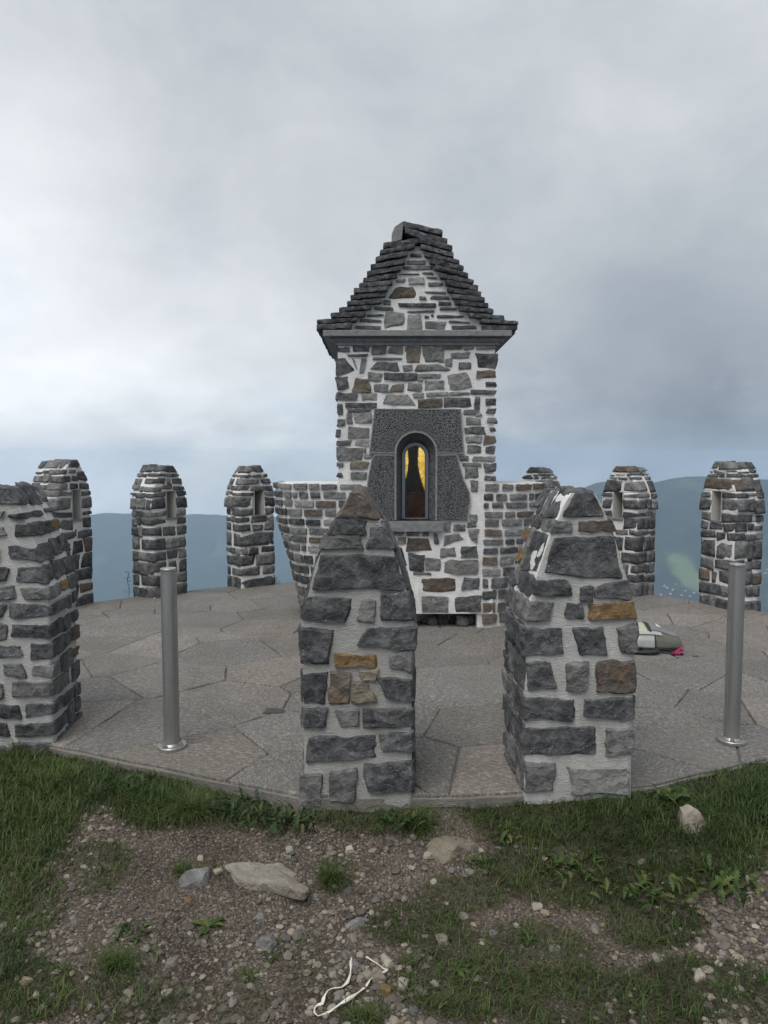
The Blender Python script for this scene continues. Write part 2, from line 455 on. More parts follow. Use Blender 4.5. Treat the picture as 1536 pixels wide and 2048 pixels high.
def steel_mat():
    m, t = new_mat('brushed_stainless_steel')
    c = t.new('ShaderNodeTexCoord').outputs['Object']
    st = t.noise(t.vmath('MULTIPLY', c, (60, 60, 1.2)), 3.0, 4, 0.6)
    bl = t.noise(t.vmath('MULTIPLY', c, (8, 8, 3)), 2.0, 5, 0.6, 0.5)
    col = t.mix(t.remap(bl, 0.38, 0.68, 0, 1), (0.40, 0.39, 0.375), (0.27, 0.263, 0.25))
    col = t.mix(t.remap(st, 0.35, 0.65, 0, 0.6), col, (0.44, 0.435, 0.42))
    finish(t, col, t.remap(bl, 0.3, 0.7, 0.38, 0.55), t.bump(st, 0.12, 0.002), 0.5, 0.85)
    return m
M['steel'] = steel_mat()

def pane_mat():
    m, t = new_mat('hammered_clear_glass')
    c = t.new('ShaderNodeTexCoord').outputs['Object']
    bm = t.bump(t.noise(c, 45, 2, 0.5), 0.22, 0.008)
    tr = t.new('ShaderNodeBsdfRefraction', ins={'Color': (0.95, 0.92, 0.8), 'Roughness': 0.03, 'IOR': 1.25, 'Normal': bm})
    gl = t.new('ShaderNodeBsdfGlossy', ins={'Roughness': 0.12, 'Normal': bm})
    mx = t.new('ShaderNodeMixShader', ins={0: 0.03, 1: tr.outputs[0], 2: gl.outputs[0]})
    t.new('ShaderNodeOutputMaterial', ins={'Surface': mx.outputs[0]})
    return m
M['pane'] = pane_mat()
def amber_mat():
    m, t = new_mat('self_glowing_amber_glass')
    c = t.new('ShaderNodeTexCoord').outputs['Object']
    vo = t.new('ShaderNodeTexVoronoi', ins={'Vector': c, 'Scale': 42.0}).outputs['Distance']
    n = t.noise(c, 5, 4, 0.6)
    col = t.mix(t.remap(vo, 0.1, 0.6, 0, 1), (0.62, 0.43, 0.07), (0.24, 0.15, 0.015))
    col = t.mix(t.remap(n, 0.4, 0.7, 0, 0.6), col, (0.85, 0.72, 0.30))
    e = t.new('ShaderNodeEmission', ins={'Color': col, 'Strength': 1.0})  # emission stands in for daylight coming through the rear glass
    t.new('ShaderNodeOutputMaterial', ins={'Surface': e.outputs[0]})
    return m
M['amber'] = amber_mat()

def leaf_mat(name, a, b, attr=True, trans=0.25):
    m, t = new_mat(name)
    if attr:
        f = t.new('ShaderNodeAttribute', attribute_name='tint').outputs['Fac']
    else:
        f = t.new('ShaderNodeObjectInfo').outputs['Random']
    c = t.new('ShaderNodeTexCoord').outputs['Object']
    col = t.ramp(f, [(0.0, a), (0.55, b), (0.85, (b[0] * 1.35, b[1] * 1.2, b[2])), (1.0, (0.17, 0.135, 0.06))])
    col = t.mix(t.remap(t.noise(c, 60, 4, 0.6), 0.35, 0.65, 0.0, 0.35), col, tuple(x * 0.55 for x in a))
    bs = t.new('ShaderNodeBsdfPrincipled', ins={'Base Color': col, 'Roughness': 0.55, 'Specular IOR Level': 0.3})
    tl = t.new('ShaderNodeBsdfTranslucent', ins={'Color': col})
    mx = t.new('ShaderNodeMixShader', ins={0: trans, 1: bs.outputs[0], 2: tl.outputs[0]})
    t.new('ShaderNodeOutputMaterial', ins={'Surface': mx.outputs[0]})
    return m
M['grass'] = leaf_mat('grass_blades', (0.026, 0.050, 0.012), (0.080, 0.125, 0.034))
M['weed'] = leaf_mat('weed_leaf', (0.045, 0.085, 0.022), (0.085, 0.13, 0.035), attr=False)
M['herb'] = leaf_mat('dark_herb_leaf', (0.026, 0.055, 0.018), (0.05, 0.085, 0.028), attr=False)

def ground_mat():
    m, t = new_mat('soil_and_fine_gravel')
    c = t.new('ShaderNodeTexCoord').outputs['Object']
    gr = t.new('ShaderNodeAttribute', attribute_name='green').outputs['Fac']
    n1 = t.noise(c, 3.2, 7, 0.65, 0.3)
    n2 = t.noise(c, 70, 6, 0.7)
    vo = t.new('ShaderNodeTexVoronoi', ins={'Vector': c, 'Scale': 130.0})
    soil = t.mix(t.remap(n1, 0.35, 0.65, 0, 1), (0.034, 0.025, 0.020), (0.084, 0.066, 0.053))
    grit = t.ramp(vo.outputs['Color'], [(0.0, (0.045, 0.036, 0.03)), (0.5, (0.105, 0.088, 0.072)), (0.8, (0.19, 0.165, 0.135)), (1.0, (0.36, 0.325, 0.275))])
    col = t.mix(t.ramp(t.math('ADD', n2, t.math('MULTIPLY', n1, 0.4)), [(0.55, 0.0), (0.72, 0.85)]), soil, grit)
    col = t.mix(t.math('MULTIPLY', gr, 0.85), col, t.mix(n2, (0.018, 0.022, 0.010), (0.055, 0.052, 0.026)))
    h = t.math('ADD', t.math('MULTIPLY', vo.outputs['Distance'], -0.6), n2)
    finish(t, col, 0.95, t.bump(h, 0.8, 0.012), 0.15)
    return m
M['ground'] = ground_mat()
def hills_mat():
    m, t = new_mat('wooded_hillside')
    c = t.new('ShaderNodeTexCoord').outputs['Object']
    n1 = t.noise(c, 0.011, 6, 0.65)
    n2 = t.noise(c, 0.0021, 7, 0.6, 0.5)
    vo = t.new('ShaderNodeTexVoronoi', ins={'Vector': c, 'Scale': 0.06}).outputs['Distance']
    wood = t.mix(t.remap(n1, 0.35, 0.65, 0, 1), (0.005, 0.012, 0.009), (0.034, 0.045, 0.026))
    wood = t.mix(t.remap(vo, 0.2, 0.8, 0.5, 0), wood, (0.008, 0.016, 0.008))
    mead = t.mix(n1, (0.085, 0.125, 0.045), (0.14, 0.175, 0.07))
    dist = t.vmath('LENGTH', t.vmath('MULTIPLY', t.vmath('SUBTRACT', c, (MEADOW[0], MEADOW[1], 0)), (1 / 50.0, 1 / 170.0, 0)))
    mk = t.ramp(t.math('ADD', dist, t.math('MULTIPLY', t.math('SUBTRACT', t.noise(c, 0.012, 5, 0.6), 0.5), 1.6)), [(0.55, 0.9), (1.05, 0.0)])
    patches = t.ramp(n2, [(0.58, 0.0), (0.68, 0.8)])
    col = t.mix(t.math('MAXIMUM', mk, t.math('MULTIPLY', patches, 0.6)), wood, mead)
    finish(t, col, 1.0, None, 0.0)
    return m
MEADOW = (1060.0, 2480.0)   # set again below, where the slope is known
M['house_wall'] = simple('pale_house_render', (0.7, 0.68, 0.64), 0.9)
M['house_roof'] = simple('red_tile_roof', (0.22, 0.09, 0.06), 0.9)

# ------------------------------------------------------------------ far terrain
def hill_z(x, y):
    r = np.hypot(x, y)
    az = np.degrees(np.arctan2(x, y))
    base = -3.2 - 650 * (1 - np.exp(-np.maximum(r - 9, 0) / 800.0))
    nz = fbm(np.stack([x / 900.0, y / 900.0, 0 * x], -1), 6, 21)
    det = fbm(np.stack([x / 130.0, y / 130.0, 0 * x], -1), 4, 33)
    # distant ridge, lower to the left and ahead
    left = smooth(8, 0, az) 
    crest = fbm(np.stack([az / 9.0, 0 * az, 0 * az + 2.2], -1), 4, 5)
    H1 = (640 + 40 * crest + 45 * smooth(-17, -23, az) - 345)
    z = base + smooth(200, 1500, r) * nz * 45
    ridge = H1 * np.exp(-((r - 5000) / 800.0) ** 2) * smooth(-75, -50, az)
    # nearer wooded mountain to the right
    rt = smooth(6, 17, az) * smooth(100, 70, az)
    ridge2 = (560 + 40 * nz + 30 * smooth(16, 24, az) + 60 * smooth(30, 42, az)) * np.exp(-((r - 3300) / 900.0) ** 2) * rt  # unseen last rise added to lift the haze top and soften the horizon
    rest = (420 + 120 * nz) * np.exp(-((r - 5200) / 1400.0) ** 2) * (1 - smooth(-75, -50, az) * smooth(100, 70, az))
    z = z + ridge + ridge2 + rest + smooth(300, 1500, r) * det * 14
    return np.where(r < 1500, np.minimum(z, -3.0), z)
aa = np.radians(np.concatenate([np.arange(-180, -40, 3.0), np.arange(-40, 40, 0.3), np.arange(40, 180, 3.0)]))
rr = np.concatenate([np.geomspace(9, 1500, 26), np.linspace(1580, 5600, 90)])
A_, R_ = np.meshgrid(aa, rr, indexing='ij')
X_, Y_ = np.sin(A_) * R_, np.cos(A_) * R_
Z_ = hill_z(X_, Y_)
na, nr = A_.shape
vid = np.arange(na * nr).reshape(na, nr)
nxt = np.roll(vid, -1, axis=0)
q = np.stack([vid[:, :-1], vid[:, 1:], nxt[:, 1:], nxt[:, :-1]], -1).reshape(-1, 4)
hv = np.stack([X_, Y_, Z_], -1).reshape(-1, 3)
def hit(u, vv):
    d = ray(u, vv)
    ts = np.linspace(400, 5200, 2400)
    pts = d[None] * ts[:, None] + np.array([0, 0, EYE])
    below = pts[:, 2] < hill_z(pts[:, 0], pts[:, 1])
    return pts[np.argmax(below)] if below.any() else None
mp = hit(1378, 1150)
MEADOW = (float(mp[0]), float(mp[1]))
M['hills'] = hills_mat()
tag(mesh_obj('hills', hv, q[:, ::-1], M['hills']), kind='structure')
for k in range(13):
    u = [1322, 1334, 1341, 1352, 1363, 1371, 1380, 1388, 1329, 1346, 1375, 1534, 1531, 1369, 1358, 1336][k]
    vv = [1190, 1176, 1188, 1169, 1191, 1182, 1193, 1186, 1172, 1180, 1158, 1140, 1147, 1117, 1199, 1197][k]
    p = hit(u, vv)
    if p is None: continue
    e = empty('farmhouse', (p[0], p[1], p[2] - 1.0), random.uniform(0, 3), 'tiny white house far down on the wooded slope beyond the right-hand merlons', 'house', 'white houses scattered on the far slope')
    w, dd, hh = random.uniform(2.4, 4), random.uniform(2, 2.6), random.uniform(3, 4)
    mesh_obj('wall', *box(-w, w, -dd, dd, 0, hh), M['house_wall'], e, smooth_sh=False)
    mesh_obj('roof', [(-w - .5, -dd - .5, hh), (w + .5, -dd - .5, hh), (w + .5, dd + .5, hh), (-w - .5, dd + .5, hh), (-w - .5, 0, hh + 2.4), (w + .5, 0, hh + 2.4)],
             [(0, 1, 5, 4), (2, 3, 4, 5), (1, 2, 5), (3, 0, 4), (3, 2, 1, 0)], M['house_roof'], e, smooth_sh=False)

# ------------------------------------------------------------------ haze
m, t = new_mat('valley_haze')
pv = t.new('ShaderNodeVolumePrincipled', ins={'Color': (0.62, 0.80, 1.0), 'Density': 1.8e-4, 'Anisotropy': 0.0})
t.new('ShaderNodeOutputMaterial', ins={'Volume': pv.outputs[0]})
HZ = 5700.0
zb = float(hv[:, 2].min()) - 1.0
hz = mesh_obj('haze', *box(-HZ, HZ, -HZ, HZ, zb, float(hv[:, 2].max()) + 6.0), m, smooth_sh=False)
tag(hz, 'pale blue haze lying over the valley', 'haze', kind='stuff')

# ------------------------------------------------------------------ terrace and its flagstones
OUT = np.array([(-1.83, 3.845), (-0.395, 3.247), (0.36, 3.255), (1.24, 3.341), (2.04, 3.676), (3.35, 4.4), (4.2, 5.4), (4.35, 6.6), (3.86, 7.75),
                (3.03, 8.58), (2.05, 9.28), (0.8, 9.62), (-0.6, 9.55), (-1.78, 9.12), (-2.76, 8.48), (-3.5, 7.75), (-3.9, 6.6), (-3.72, 5.4), (-2.9, 4.42)])
def signed_out(x, y):
    """distance outside the terrace outline (negative inside)"""
    p = np.stack([np.asarray(x, float), np.asarray(y, float)], -1)
    best = np.full(p.shape[:-1], 1e9); inside = np.ones(p.shape[:-1], bool)
    for a, b in zip(OUT, np.roll(OUT, -1, 0)):
        e = b - a
        tt = np.clip(((p - a) @ e) / (e @ e), 0, 1)
        dd = np.linalg.norm(p - a - tt[..., None] * e, axis=-1)
        best = np.minimum(best, dd)
        inside &= (e[0] * (p[..., 1] - a[1]) - e[1] * (p[..., 0] - a[0])) >= 0
    return np.where(inside, -best, best)
n = len(OUT)
fine = []
for a, b in zip(OUT, np.roll(OUT, -1, 0)):
    k = max(2, int(np.linalg.norm(b - a) / 0.06))
    for i in range(k):
        fine.append(a + (b - a) * i / k)
fine = np.array(fine)
fn = len(fine)
jit = fbm(np.stack([fine[:, 0] * 6, fine[:, 1] * 6, 0 * fine[:, 0]], -1), 3, 71) * 0.012
cen = np.array([0.25, 6.4])
dirn = (fine - cen) / np.linalg.norm(fine - cen, axis=1, keepdims=True)
rim = fine + dirn * jit[:, None]
tv = np.concatenate([np.c_[rim - dirn * 0.012, np.full(fn, -0.014)], np.c_[rim + dirn * 0.004, np.full(fn, -0.022)], np.c_[rim + dirn * 0.006 , np.full(fn, -0.075)], np.c_[rim + dirn * 0.02, np.full(fn, -0.6)]])
tf = [tuple(range(fn))]
for L in range(3):
    for i in range(fn):
        j = (i + 1) % fn
        tf.append((L * fn + i, (L + 1) * fn + i, (L + 1) * fn + j, L * fn + j))
terrace = mesh_obj('terrace', tv, tf, M['joint'], mats=[M['joint'], M['edge']], fmi=[0] + [1] * (3 * fn), smooth_sh=False)
tag(terrace, kind='structure')
def clip(poly, n_, d_):
    out = []
    for a, b in zip(poly, np.roll(poly, -1, 0)):
        sa, sb = a @ n_ - d_, b @ n_ - d_
        if sa <= 0: out.append(a)
        if sa * sb < 0: out.append(a + (b - a) * sa / (sa - sb))
    return np.array(out)
seeds = []
g2 = np.random.default_rng(4)
tries = 0
while tries < 6000:
    p = np.array([g2.uniform(-4, 4.4), g2.uniform(3.2, 9.6)])
    tries += 1
    if signed_out(p[0], p[1]) > -0.04: continue
    mind = g2.uniform(0.36, 0.88)
    if all(math.hypot((p[0] - s[0]) * 0.85, p[1] - s[1]) > mind for s in seeds):
        seeds.append(p)
seeds = np.array(seeds)
wts = g2.uniform(-.09, .09, len(seeds))
for si, s in enumerate(seeds):
    poly = np.array([(s[0] - 2, s[1] - 2), (s[0] + 2, s[1] - 2), (s[0] + 2, s[1] + 2), (s[0] - 2, s[1] + 2)])
    for oi, o in enumerate(seeds):
        if len(poly) < 3: break
        if oi == si or np.linalg.norm(o - s) > 2.2: continue
        nn = (o - s) / np.linalg.norm(o - s)
        poly = clip(poly, nn, nn @ (o + s) / 2 + (wts[si] - wts[oi]) / (2 * np.linalg.norm(o - s)) - 0.0018)
    for a, b in zip(OUT, np.roll(OUT, -1, 0)):
        if len(poly) < 3: break
        e = (b - a) / np.linalg.norm(b - a)
        nn = np.array([e[1], -e[0]])
        poly = clip(poly, nn, nn @ a - 0.002)
        if len(poly) < 3: break
    if len(poly) < 3: continue
    pts = []
    for a, b in zip(poly, np.roll(poly, -1, 0)):
        L = np.linalg.norm(b - a)
        if L < 0.01: continue
        k = max(1, int(L / 0.09))
        for i in range(k):
            pts.append(a + (b - a) * i / k)
    pts = np.array(pts)
    c = pts.mean(0)
    w_ = fbm(np.stack([pts[:, 0] * 9, pts[:, 1] * 9, 0 * pts[:, 0]], -1), 3, 12) * 0.012
    dv = (pts - c) / np.linalg.norm(pts - c, axis=1, keepdims=True)
    pts = pts + dv * (w_ - 0.003)[:, None]
    k = len(pts)
    tilt = g2.normal(0, 0.0012, 2); hz_ = g2.uniform(-0.003, 0.0015)
    zt = hz_ + (pts - c) @ tilt
    V = np.concatenate([np.c_[pts, np.full(k, -0.04)], np.c_[pts, zt - 0.005], np.c_[pts - dv * 0.007, zt]])
    Fc = []
    for L in range(2):
        for i in range(k):
            j = (i + 1) % k
            Fc.append((L * k + i, L * k + j, (L + 1) * k + j, (L + 1) * k + i))
    Fc.append(tuple(2 * k + i for i in range(k)))
    mesh_obj('flagstone', V, Fc, M['paving'], terrace, smooth_sh=False)
# a dark damp mark on the paving
pp = [on_z(545 + 20 * math.cos(a) * (1 + .35 * math.sin(3 * a + 1)), 1421 + 7 * math.sin(a) * (1 + .3 * math.cos(2 * a)), 0.004) for a in np.linspace(0, 2 * math.pi, 22)[:-1]]
damp = simple('damp_stone', (0.05, 0.048, 0.045), 0.5)
mesh_obj('damp_patch', np.array(pp), [tuple(range(20, -1, -1))], damp, terrace, smooth_sh=False)

# ------------------------------------------------------------------ near ground
def ground_z(x, y):
    x, y = np.asarray(x, float), np.asarray(y, float)
    d = signed_out(x, y)
    side = smooth(0.5, 1.7, np.abs(x - 0.25))
    drop = 0.215 - 0.085 * side
    lf = smooth(0.3, -0.6, x)
    z = -0.075 + 0.062 * side * (1 - lf) + 0.028 * side * lf - drop * smooth(-0.02, 0.62 + 0.5 * side, d)
    und = fbm(np.stack([x * 1.7, y * 1.7, 0 * x], -1), 3, 55) * 0.03 * smooth(0.05, 0.4, d)
    fine_ = fbm(np.stack([x * 12, y * 12, 0 * x + 4], -1), 4, 56) * 0.013
    hollow = 0.025 * np.exp(-(((x - 0.28) / 0.22) ** 2 + ((y - 3.2) / 0.11) ** 2))
    z = z + 0.042 * np.exp(-((x - 0.98) / 0.30) ** 2 - ((d - 0.05) / 0.22) ** 2)
    z = z + und + fine_ + hollow - 0.07 * (d < 0)
    fall = np.minimum(np.maximum(0, y - 4.3), 2.0) * smooth(0.0, 0.5, d) * 1.3 + np.maximum(0, y - 4.3) * np.maximum(0, d - .4) * .25 + np.maximum(0, d - 3.0) * 0.35 * smooth(3.0, 5.0, np.hypot(x, y - 2))
    return z - fall
gx = np.concatenate([np.linspace(-14, -2.75, 22), np.linspace(-2.6, 2.7, 230), np.linspace(2.9, 14, 22)])
gy = np.concatenate([np.linspace(-9, 1.2, 14), np.linspace(1.3, 4.4, 140), np.linspace(4.6, 15, 30)])
GX, GY = np.meshgrid(gx, gy, indexing='ij')
GZ = ground_z(GX, GY)
gi = np.arange(GX.size).reshape(GX.shape)
gq = np.stack([gi[:-1, :-1], gi[1:, :-1], gi[1:, 1:], gi[:-1, 1:]], -1).reshape(-1, 4)
ground = mesh_obj('ground', np.stack([GX, GY, GZ], -1).reshape(-1, 3), gq, M['ground'])
tag(ground, kind='structure')
def on_ground(u, v):
    z = -0.15
    for _ in range(12):
        p = on_z(u, v, z)
        z = 0.5 * z + 0.5 * float(ground_z(p[0], p[1]))
    p[2] = z
    return p

# grass cover: patches measured on the ground (centre x, y, half-width, half-depth, cover 0..1, blade length)
def patch(u, v, ru, rv, dens, hgt):
    c = on_ground(u, v); a = on_ground(u + ru, v); b = on_ground(u, v + rv); b2 = on_ground(u, v - rv)
    return (c[0], (b[1] + b2[1]) / 2, abs(a[0] - c[0]), abs(b2[1] - b[1]) / 2, dens, hgt)
PATCH = [patch(*a) for a in [
    (60, 1590, 230, 95, 1.0, 0.065), (200, 1560, 150, 60, 1.0, 0.065), (330, 1610, 150, 55, 0.95, 0.07), (480, 1620, 130, 45, 0.8, 0.06),
    (0, 1700, 140, 120, 0.9, 0.055), (0, 1850, 120, 120, 0.75, 0.05), (30, 1990, 140, 80, 0.75, 0.045), (170, 1740, 100, 60, 0.55, 0.045),
    (250, 2010, 130, 50, 0.5, 0.045), (390, 1740, 60, 30, 0.3, 0.04), (740, 1625, 140, 50, 0.75, 0.06), (880, 1600, 130, 35, 0.8, 0.06), (880, 1660, 80, 40, 0.3, 0.05),
    (1060, 1640, 170, 70, 1.0, 0.06), (1230, 1650, 200, 90, 1.0, 0.065), (1420, 1640, 200, 110, 1.0, 0.065), (1500, 1580, 120, 60, 1.0, 0.06), (1180, 1770, 210, 60, 0.8, 0.05),
    (1400, 1740, 160, 55, 0.85, 0.06), (1060, 1740, 110, 50, 0.7, 0.05), (930, 1790, 110, 40, 0.6, 0.045), (1300, 1850, 120, 60, 0.75, 0.045),
    (840, 1850, 110, 50, 0.68, 0.04), (1050, 1900, 160, 60, 0.62, 0.04), (910, 1970, 130, 80, 0.72, 0.04), (1130, 2000, 200, 80, 0.78, 0.04), (1380, 1990, 200, 80, 0.8, 0.04),
    (1500, 2010, 120, 60, 0.6, 0.035), (640, 1960, 80, 40, 0.25, 0.035), (350, 1995, 90, 40, 0.3, 0.035), (600, 1900, 60, 40, 0.25, 0.03), (720, 2020, 70, 40, 0.45, 0.035), (480, 2010, 70, 40, 0.3, 0.03),
]]
PATCH += [(-3.4, 3.2, 1.6, 1.6, 1.0, 0.06), (3.6, 3.0, 1.6, 1.4, 1.0, 0.06)]
def cover(x, y):
    c = np.zeros_like(x); h = np.full_like(x, 0.03)
    for px_, py_, a, b, dn, hg in PATCH:
        q_ = ((x - px_) / a) ** 2 + ((y - py_) / b) ** 2
        val = dn * smooth(1.25, 0.55, q_)
        h = np.where(val > c, hg, h)
        c = np.maximum(c, val)
    nz = fbm(np.stack([x * 7, y * 7, 0 * x], -1), 4, 91)
    return np.clip(c * (1.0 + 0.9 * nz * (1.15 - c)) , 0, 1), h
cg, _ = cover(GX.ravel(), GY.ravel())
at = ground.data.attributes.new('green', 'FLOAT', 'POINT')
at.data.foreach_set('value', cg.astype(np.float32))

def blades(P, L, width, lean, seed, tint=None, segs=3):
    """P (n,3) roots; tapered bent blades"""
    g = np.random.default_rng(seed)
    n = len(P)
    az = g.uniform(0, 2 * math.pi, n)
    d = np.stack([np.cos(az), np.sin(az), 0 * az], -1)
    side = np.stack([-np.sin(az), np.cos(az), 0 * az], -1)
    rows = []
    le = lean * g.uniform(0.4, 1.4, n)
    for s in range(segs + 1):
        tt = s / segs
        ctr = P + d * (L * le * tt ** 1.8)[:, None] + np.array([0, 0, 1.0]) * (L * (tt - 0.45 * le * tt ** 2.2))[:, None]
        if s < segs:
            wv = (width * (1 - 0.55 * tt) / 2)[:, None] * side
            rows += [ctr - wv, ctr + wv]
        else:
            rows.append(ctr)
    V = np.stack(rows, 1)
    k = V.shape[1]
    base = (np.arange(n) * k)[:, None]
    fs = []
    for s in range(segs - 1):
        fs.append(base + np.array([2 * s, 2 * s + 1, 2 * s + 3, 2 * s + 2]))
    quads = np.concatenate(fs, 0)
    tris = base + np.array([2 * segs - 2, 2 * segs - 1, 2 * segs])
    tn = g.beta(2, 2.6, n) if tint is None else np.clip(tint + g.normal(0, 0.15, n) + (g.random(n) < .10) * .5, 0, 1)
    return V.reshape(-1, 3), quads, tris, np.repeat(tn, k)
def blade_obj(name, P, L, width, lean, seed, mat, parent=None, tint=None):
    V, Q, T, tn = blades(P, L, width, lean, seed, tint)
    me = bpy.data.meshes.new(name)
    nq, ntr = len(Q), len(T)
    me.vertices.add(len(V)); me.loops.add(nq * 4 + ntr * 3); me.polygons.add(nq + ntr)
    me.vertices.foreach_set('co', V.astype(np.float32).ravel())
    me.loops.foreach_set('vertex_index', np.concatenate([Q.ravel(), T.ravel()]).astype(np.int32))
    me.polygons.foreach_set('loop_start', np.concatenate([np.arange(nq) * 4, nq * 4 + np.arange(ntr) * 3]).astype(np.int32))
    me.materials.append(mat)
    me.update(calc_edges=True)
    a_ = me.attributes.new('tint', 'FLOAT', 'POINT')
    a_.data.foreach_set('value', tn.astype(np.float32))
    me.shade_smooth()
    o = bpy.data.objects.new(name, me); COL.objects.link(o)
    if parent: o.parent = parent
    return o
g3 = np.random.default_rng(8)
N = 330000
bx, by = g3.uniform(-2.7, 2.9, N), g3.uniform(1.75, 4.3, N)
dd = signed_out(bx, by)
cc, hh = cover(bx, by)
keep = (g3.uniform(0, 1, N) < cc ** 1.3 * 0.42) & (dd > 0.005)
bx, by, cc, hh = bx[keep], by[keep], cc[keep], hh[keep]
bz = ground_z(bx, by)
clump = fbm(np.stack([bx * 14, by * 14, 0 * bx], -1), 3, 19)
Lb = hh * g3.uniform(0.5, 1.5, len(bx)) * (0.6 + 0.4 * cc) * (1.15 + 0.7 * clump) * (0.45 + 0.55 * smooth(0.02, 0.20, dd[keep]))
dry = 0.30 + 0.42 * (1 - cc) + 0.40 * fbm(np.stack([bx * 3, by * 3, 0 * bx], -1), 3, 14)
grass = blade_obj('grass', np.stack([bx, by, bz - 0.004], -1), Lb, g3.uniform(0.0024, 0.0058, len(bx)), 0.85, 2, M['grass'], None, dry)
tag(grass, 'short mixed grass covering the lawn before the terrace', 'grass', kind='stuff')

# gravel
ico_v = []
ph = (1 + 5 ** .5) / 2
for a in (-1, 1):
    for b in (-ph, ph):
        ico_v += [(0, a, b), (a, b, 0), (b, 0, a)]
ico_v = np.array(ico_v) / math.hypot(1, ph)
def hull_faces(v):
    f = []
    n_ = len(v)
    for i in range(n_):
        for j in range(i + 1, n_):
            for k in range(j + 1, n_):
                nn = np.cross(v[j] - v[i], v[k] - v[i])
                s_ = (v - v[i]) @ nn
                if (s_ < 1e-6).all(): f.append((i, j, k))
                elif (s_ > -1e-6).all(): f.append((i, k, j))
    return np.array(f)
ico_f = hull_faces(ico_v)
Np = 42000
pxs, pys = g3.uniform(-2.3, 2.5, Np), g3.uniform(1.8, 3.9, Np)
pd = signed_out(pxs, pys)
pc, _ = cover(pxs, pys)
fineg = np.clip(0.5 + 1.3 * fbm(np.stack([pxs * 3.0, pys * 3.0, 0 * pxs], -1), 4, 77), 0, 1)
dark_soil = np.exp(-(((pxs + 0.75) / 0.5) ** 2 + ((pys - 2.85) / 0.28) ** 2))
keep = (g3.uniform(0, 1, Np) < (1 - pc) ** 1.5 * (0.10 + 1.0 * fineg ** 1.5) * (1 + .3 * smooth(2.8, 2.2, pys))) & (pd > 0.12)
pxs, pys, dark_soil = pxs[keep], pys[keep], dark_soil[keep]
sz = 0.0026 + 0.0036 * g3.gamma(1.15, 1.15, len(pxs)) * (1 - 0.65 * dark_soil) * (1 + .45 * smooth(2.7, 2.2, pys))
sz = np.minimum(sz, 0.021)
pz = ground_z(pxs, pys)
sc3 = g3.uniform(0.65, 1.35, (len(pxs), 3)) * np.array([1, 1, 0.65])
ang = g3.uniform(0, 6.28, len(pxs))
vv = ico_v[None] * sc3[:, None] * sz[:, None, None] * g3.uniform(0.78, 1.18, (len(pxs), 12, 1))
ca, sa = np.cos(ang)[:, None], np.sin(ang)[:, None]
vx, vy = vv[..., 0] * ca - vv[..., 1] * sa, vv[..., 0] * sa + vv[..., 1] * ca
vv = np.stack([vx + pxs[:, None], vy + pys[:, None], vv[..., 2] + (pz + sz * 0.2)[:, None]], -1)
ff = (np.arange(len(pxs)) * 12)[:, None, None] + ico_f[None]
mg, t = new_mat('mixed_gravel')
fa = t.new('ShaderNodeAttribute', attribute_name='tint').outputs['Fac']
cgv = t.ramp(fa, [(0.0, (0.05, 0.042, 0.036)), (0.3, (0.115, 0.10, 0.085)), (0.62, (0.205, 0.18, 0.148)), (0.82, (0.33, 0.295, 0.24)), (0.92, (0.26, 0.19, 0.115)), (1.0, (0.46, 0.43, 0.38))])
oc = t.new('ShaderNodeTexCoord').outputs['Object']
nn_ = t.noise(oc, 160, 4, 0.7)
finish(t, t.mix(t.remap(nn_, 0.3, 0.7, 0.0, 0.5), cgv, (0.09, 0.08, 0.07)), 0.9, t.bump(nn_, 0.5, 0.003), 0.2)
gravel = mesh_obj('gravel', vv.reshape(-1, 3), ff.reshape(-1, 3), mg, smooth_sh=False)
a_ = gravel.data.attributes.new('tint', 'FLOAT', 'POINT')
a_.data.foreach_set('value', np.repeat(np.clip(g3.beta(2, 2, len(pxs)) - 0.3 * dark_soil, 0, 1), 12).astype(np.float32))
tag(gravel, 'loose grey and beige gravel scattered on the bare soil', 'gravel', kind='stuff')

# ------------------------------------------------------------------ merlons
def prof_fn(pts):
    z = np.array([p[0] for p in pts]); w = np.array([p[1] for p in pts])
    return lambda q: np.interp(q, z, w)
def core_piece(hw, z0, z1, d0, d1, u0=None, u1=None, ins=0.014, n=(14, 6, 26), amp=0.005, seed=0, near=False):
    T, F = cube_t(*n)
    z = z0 + (T[:, 2] + 1) / 2 * (z1 - z0)
    w = np.maximum(hw(z) - ins, 0.012)
    lo = -w if u0 is None else np.full_like(w, u0)
    hi = w if u1 is None else np.full_like(w, u1)
    u = lo + (T[:, 0] + 1) / 2 * (hi - lo)
    if near: d0 += .004; d1 -= .004
    d = d0 + (T[:, 1] + 1) / 2 * (d1 - d0)
    P = np.stack([u, d, z], -1)
    ds = amp * fbm(P / 0.06 + seed, 3, 40)
    P[:, 1] += ds * np.abs(T[:, 1])
    P[:, 0] += ds * (np.abs(T[:, 0]) > 0.99)
    return P, F
def pick(g, near=False):
    r = g.random()
    if near: return 'dark' if r < .72 else 'mid' if r < .90 else 'brown' if r < .97 else 'ochre'
    return 'dark' if r < .55 else 'mid' if r < .90 else 'brown' if r < .95 else 'light'
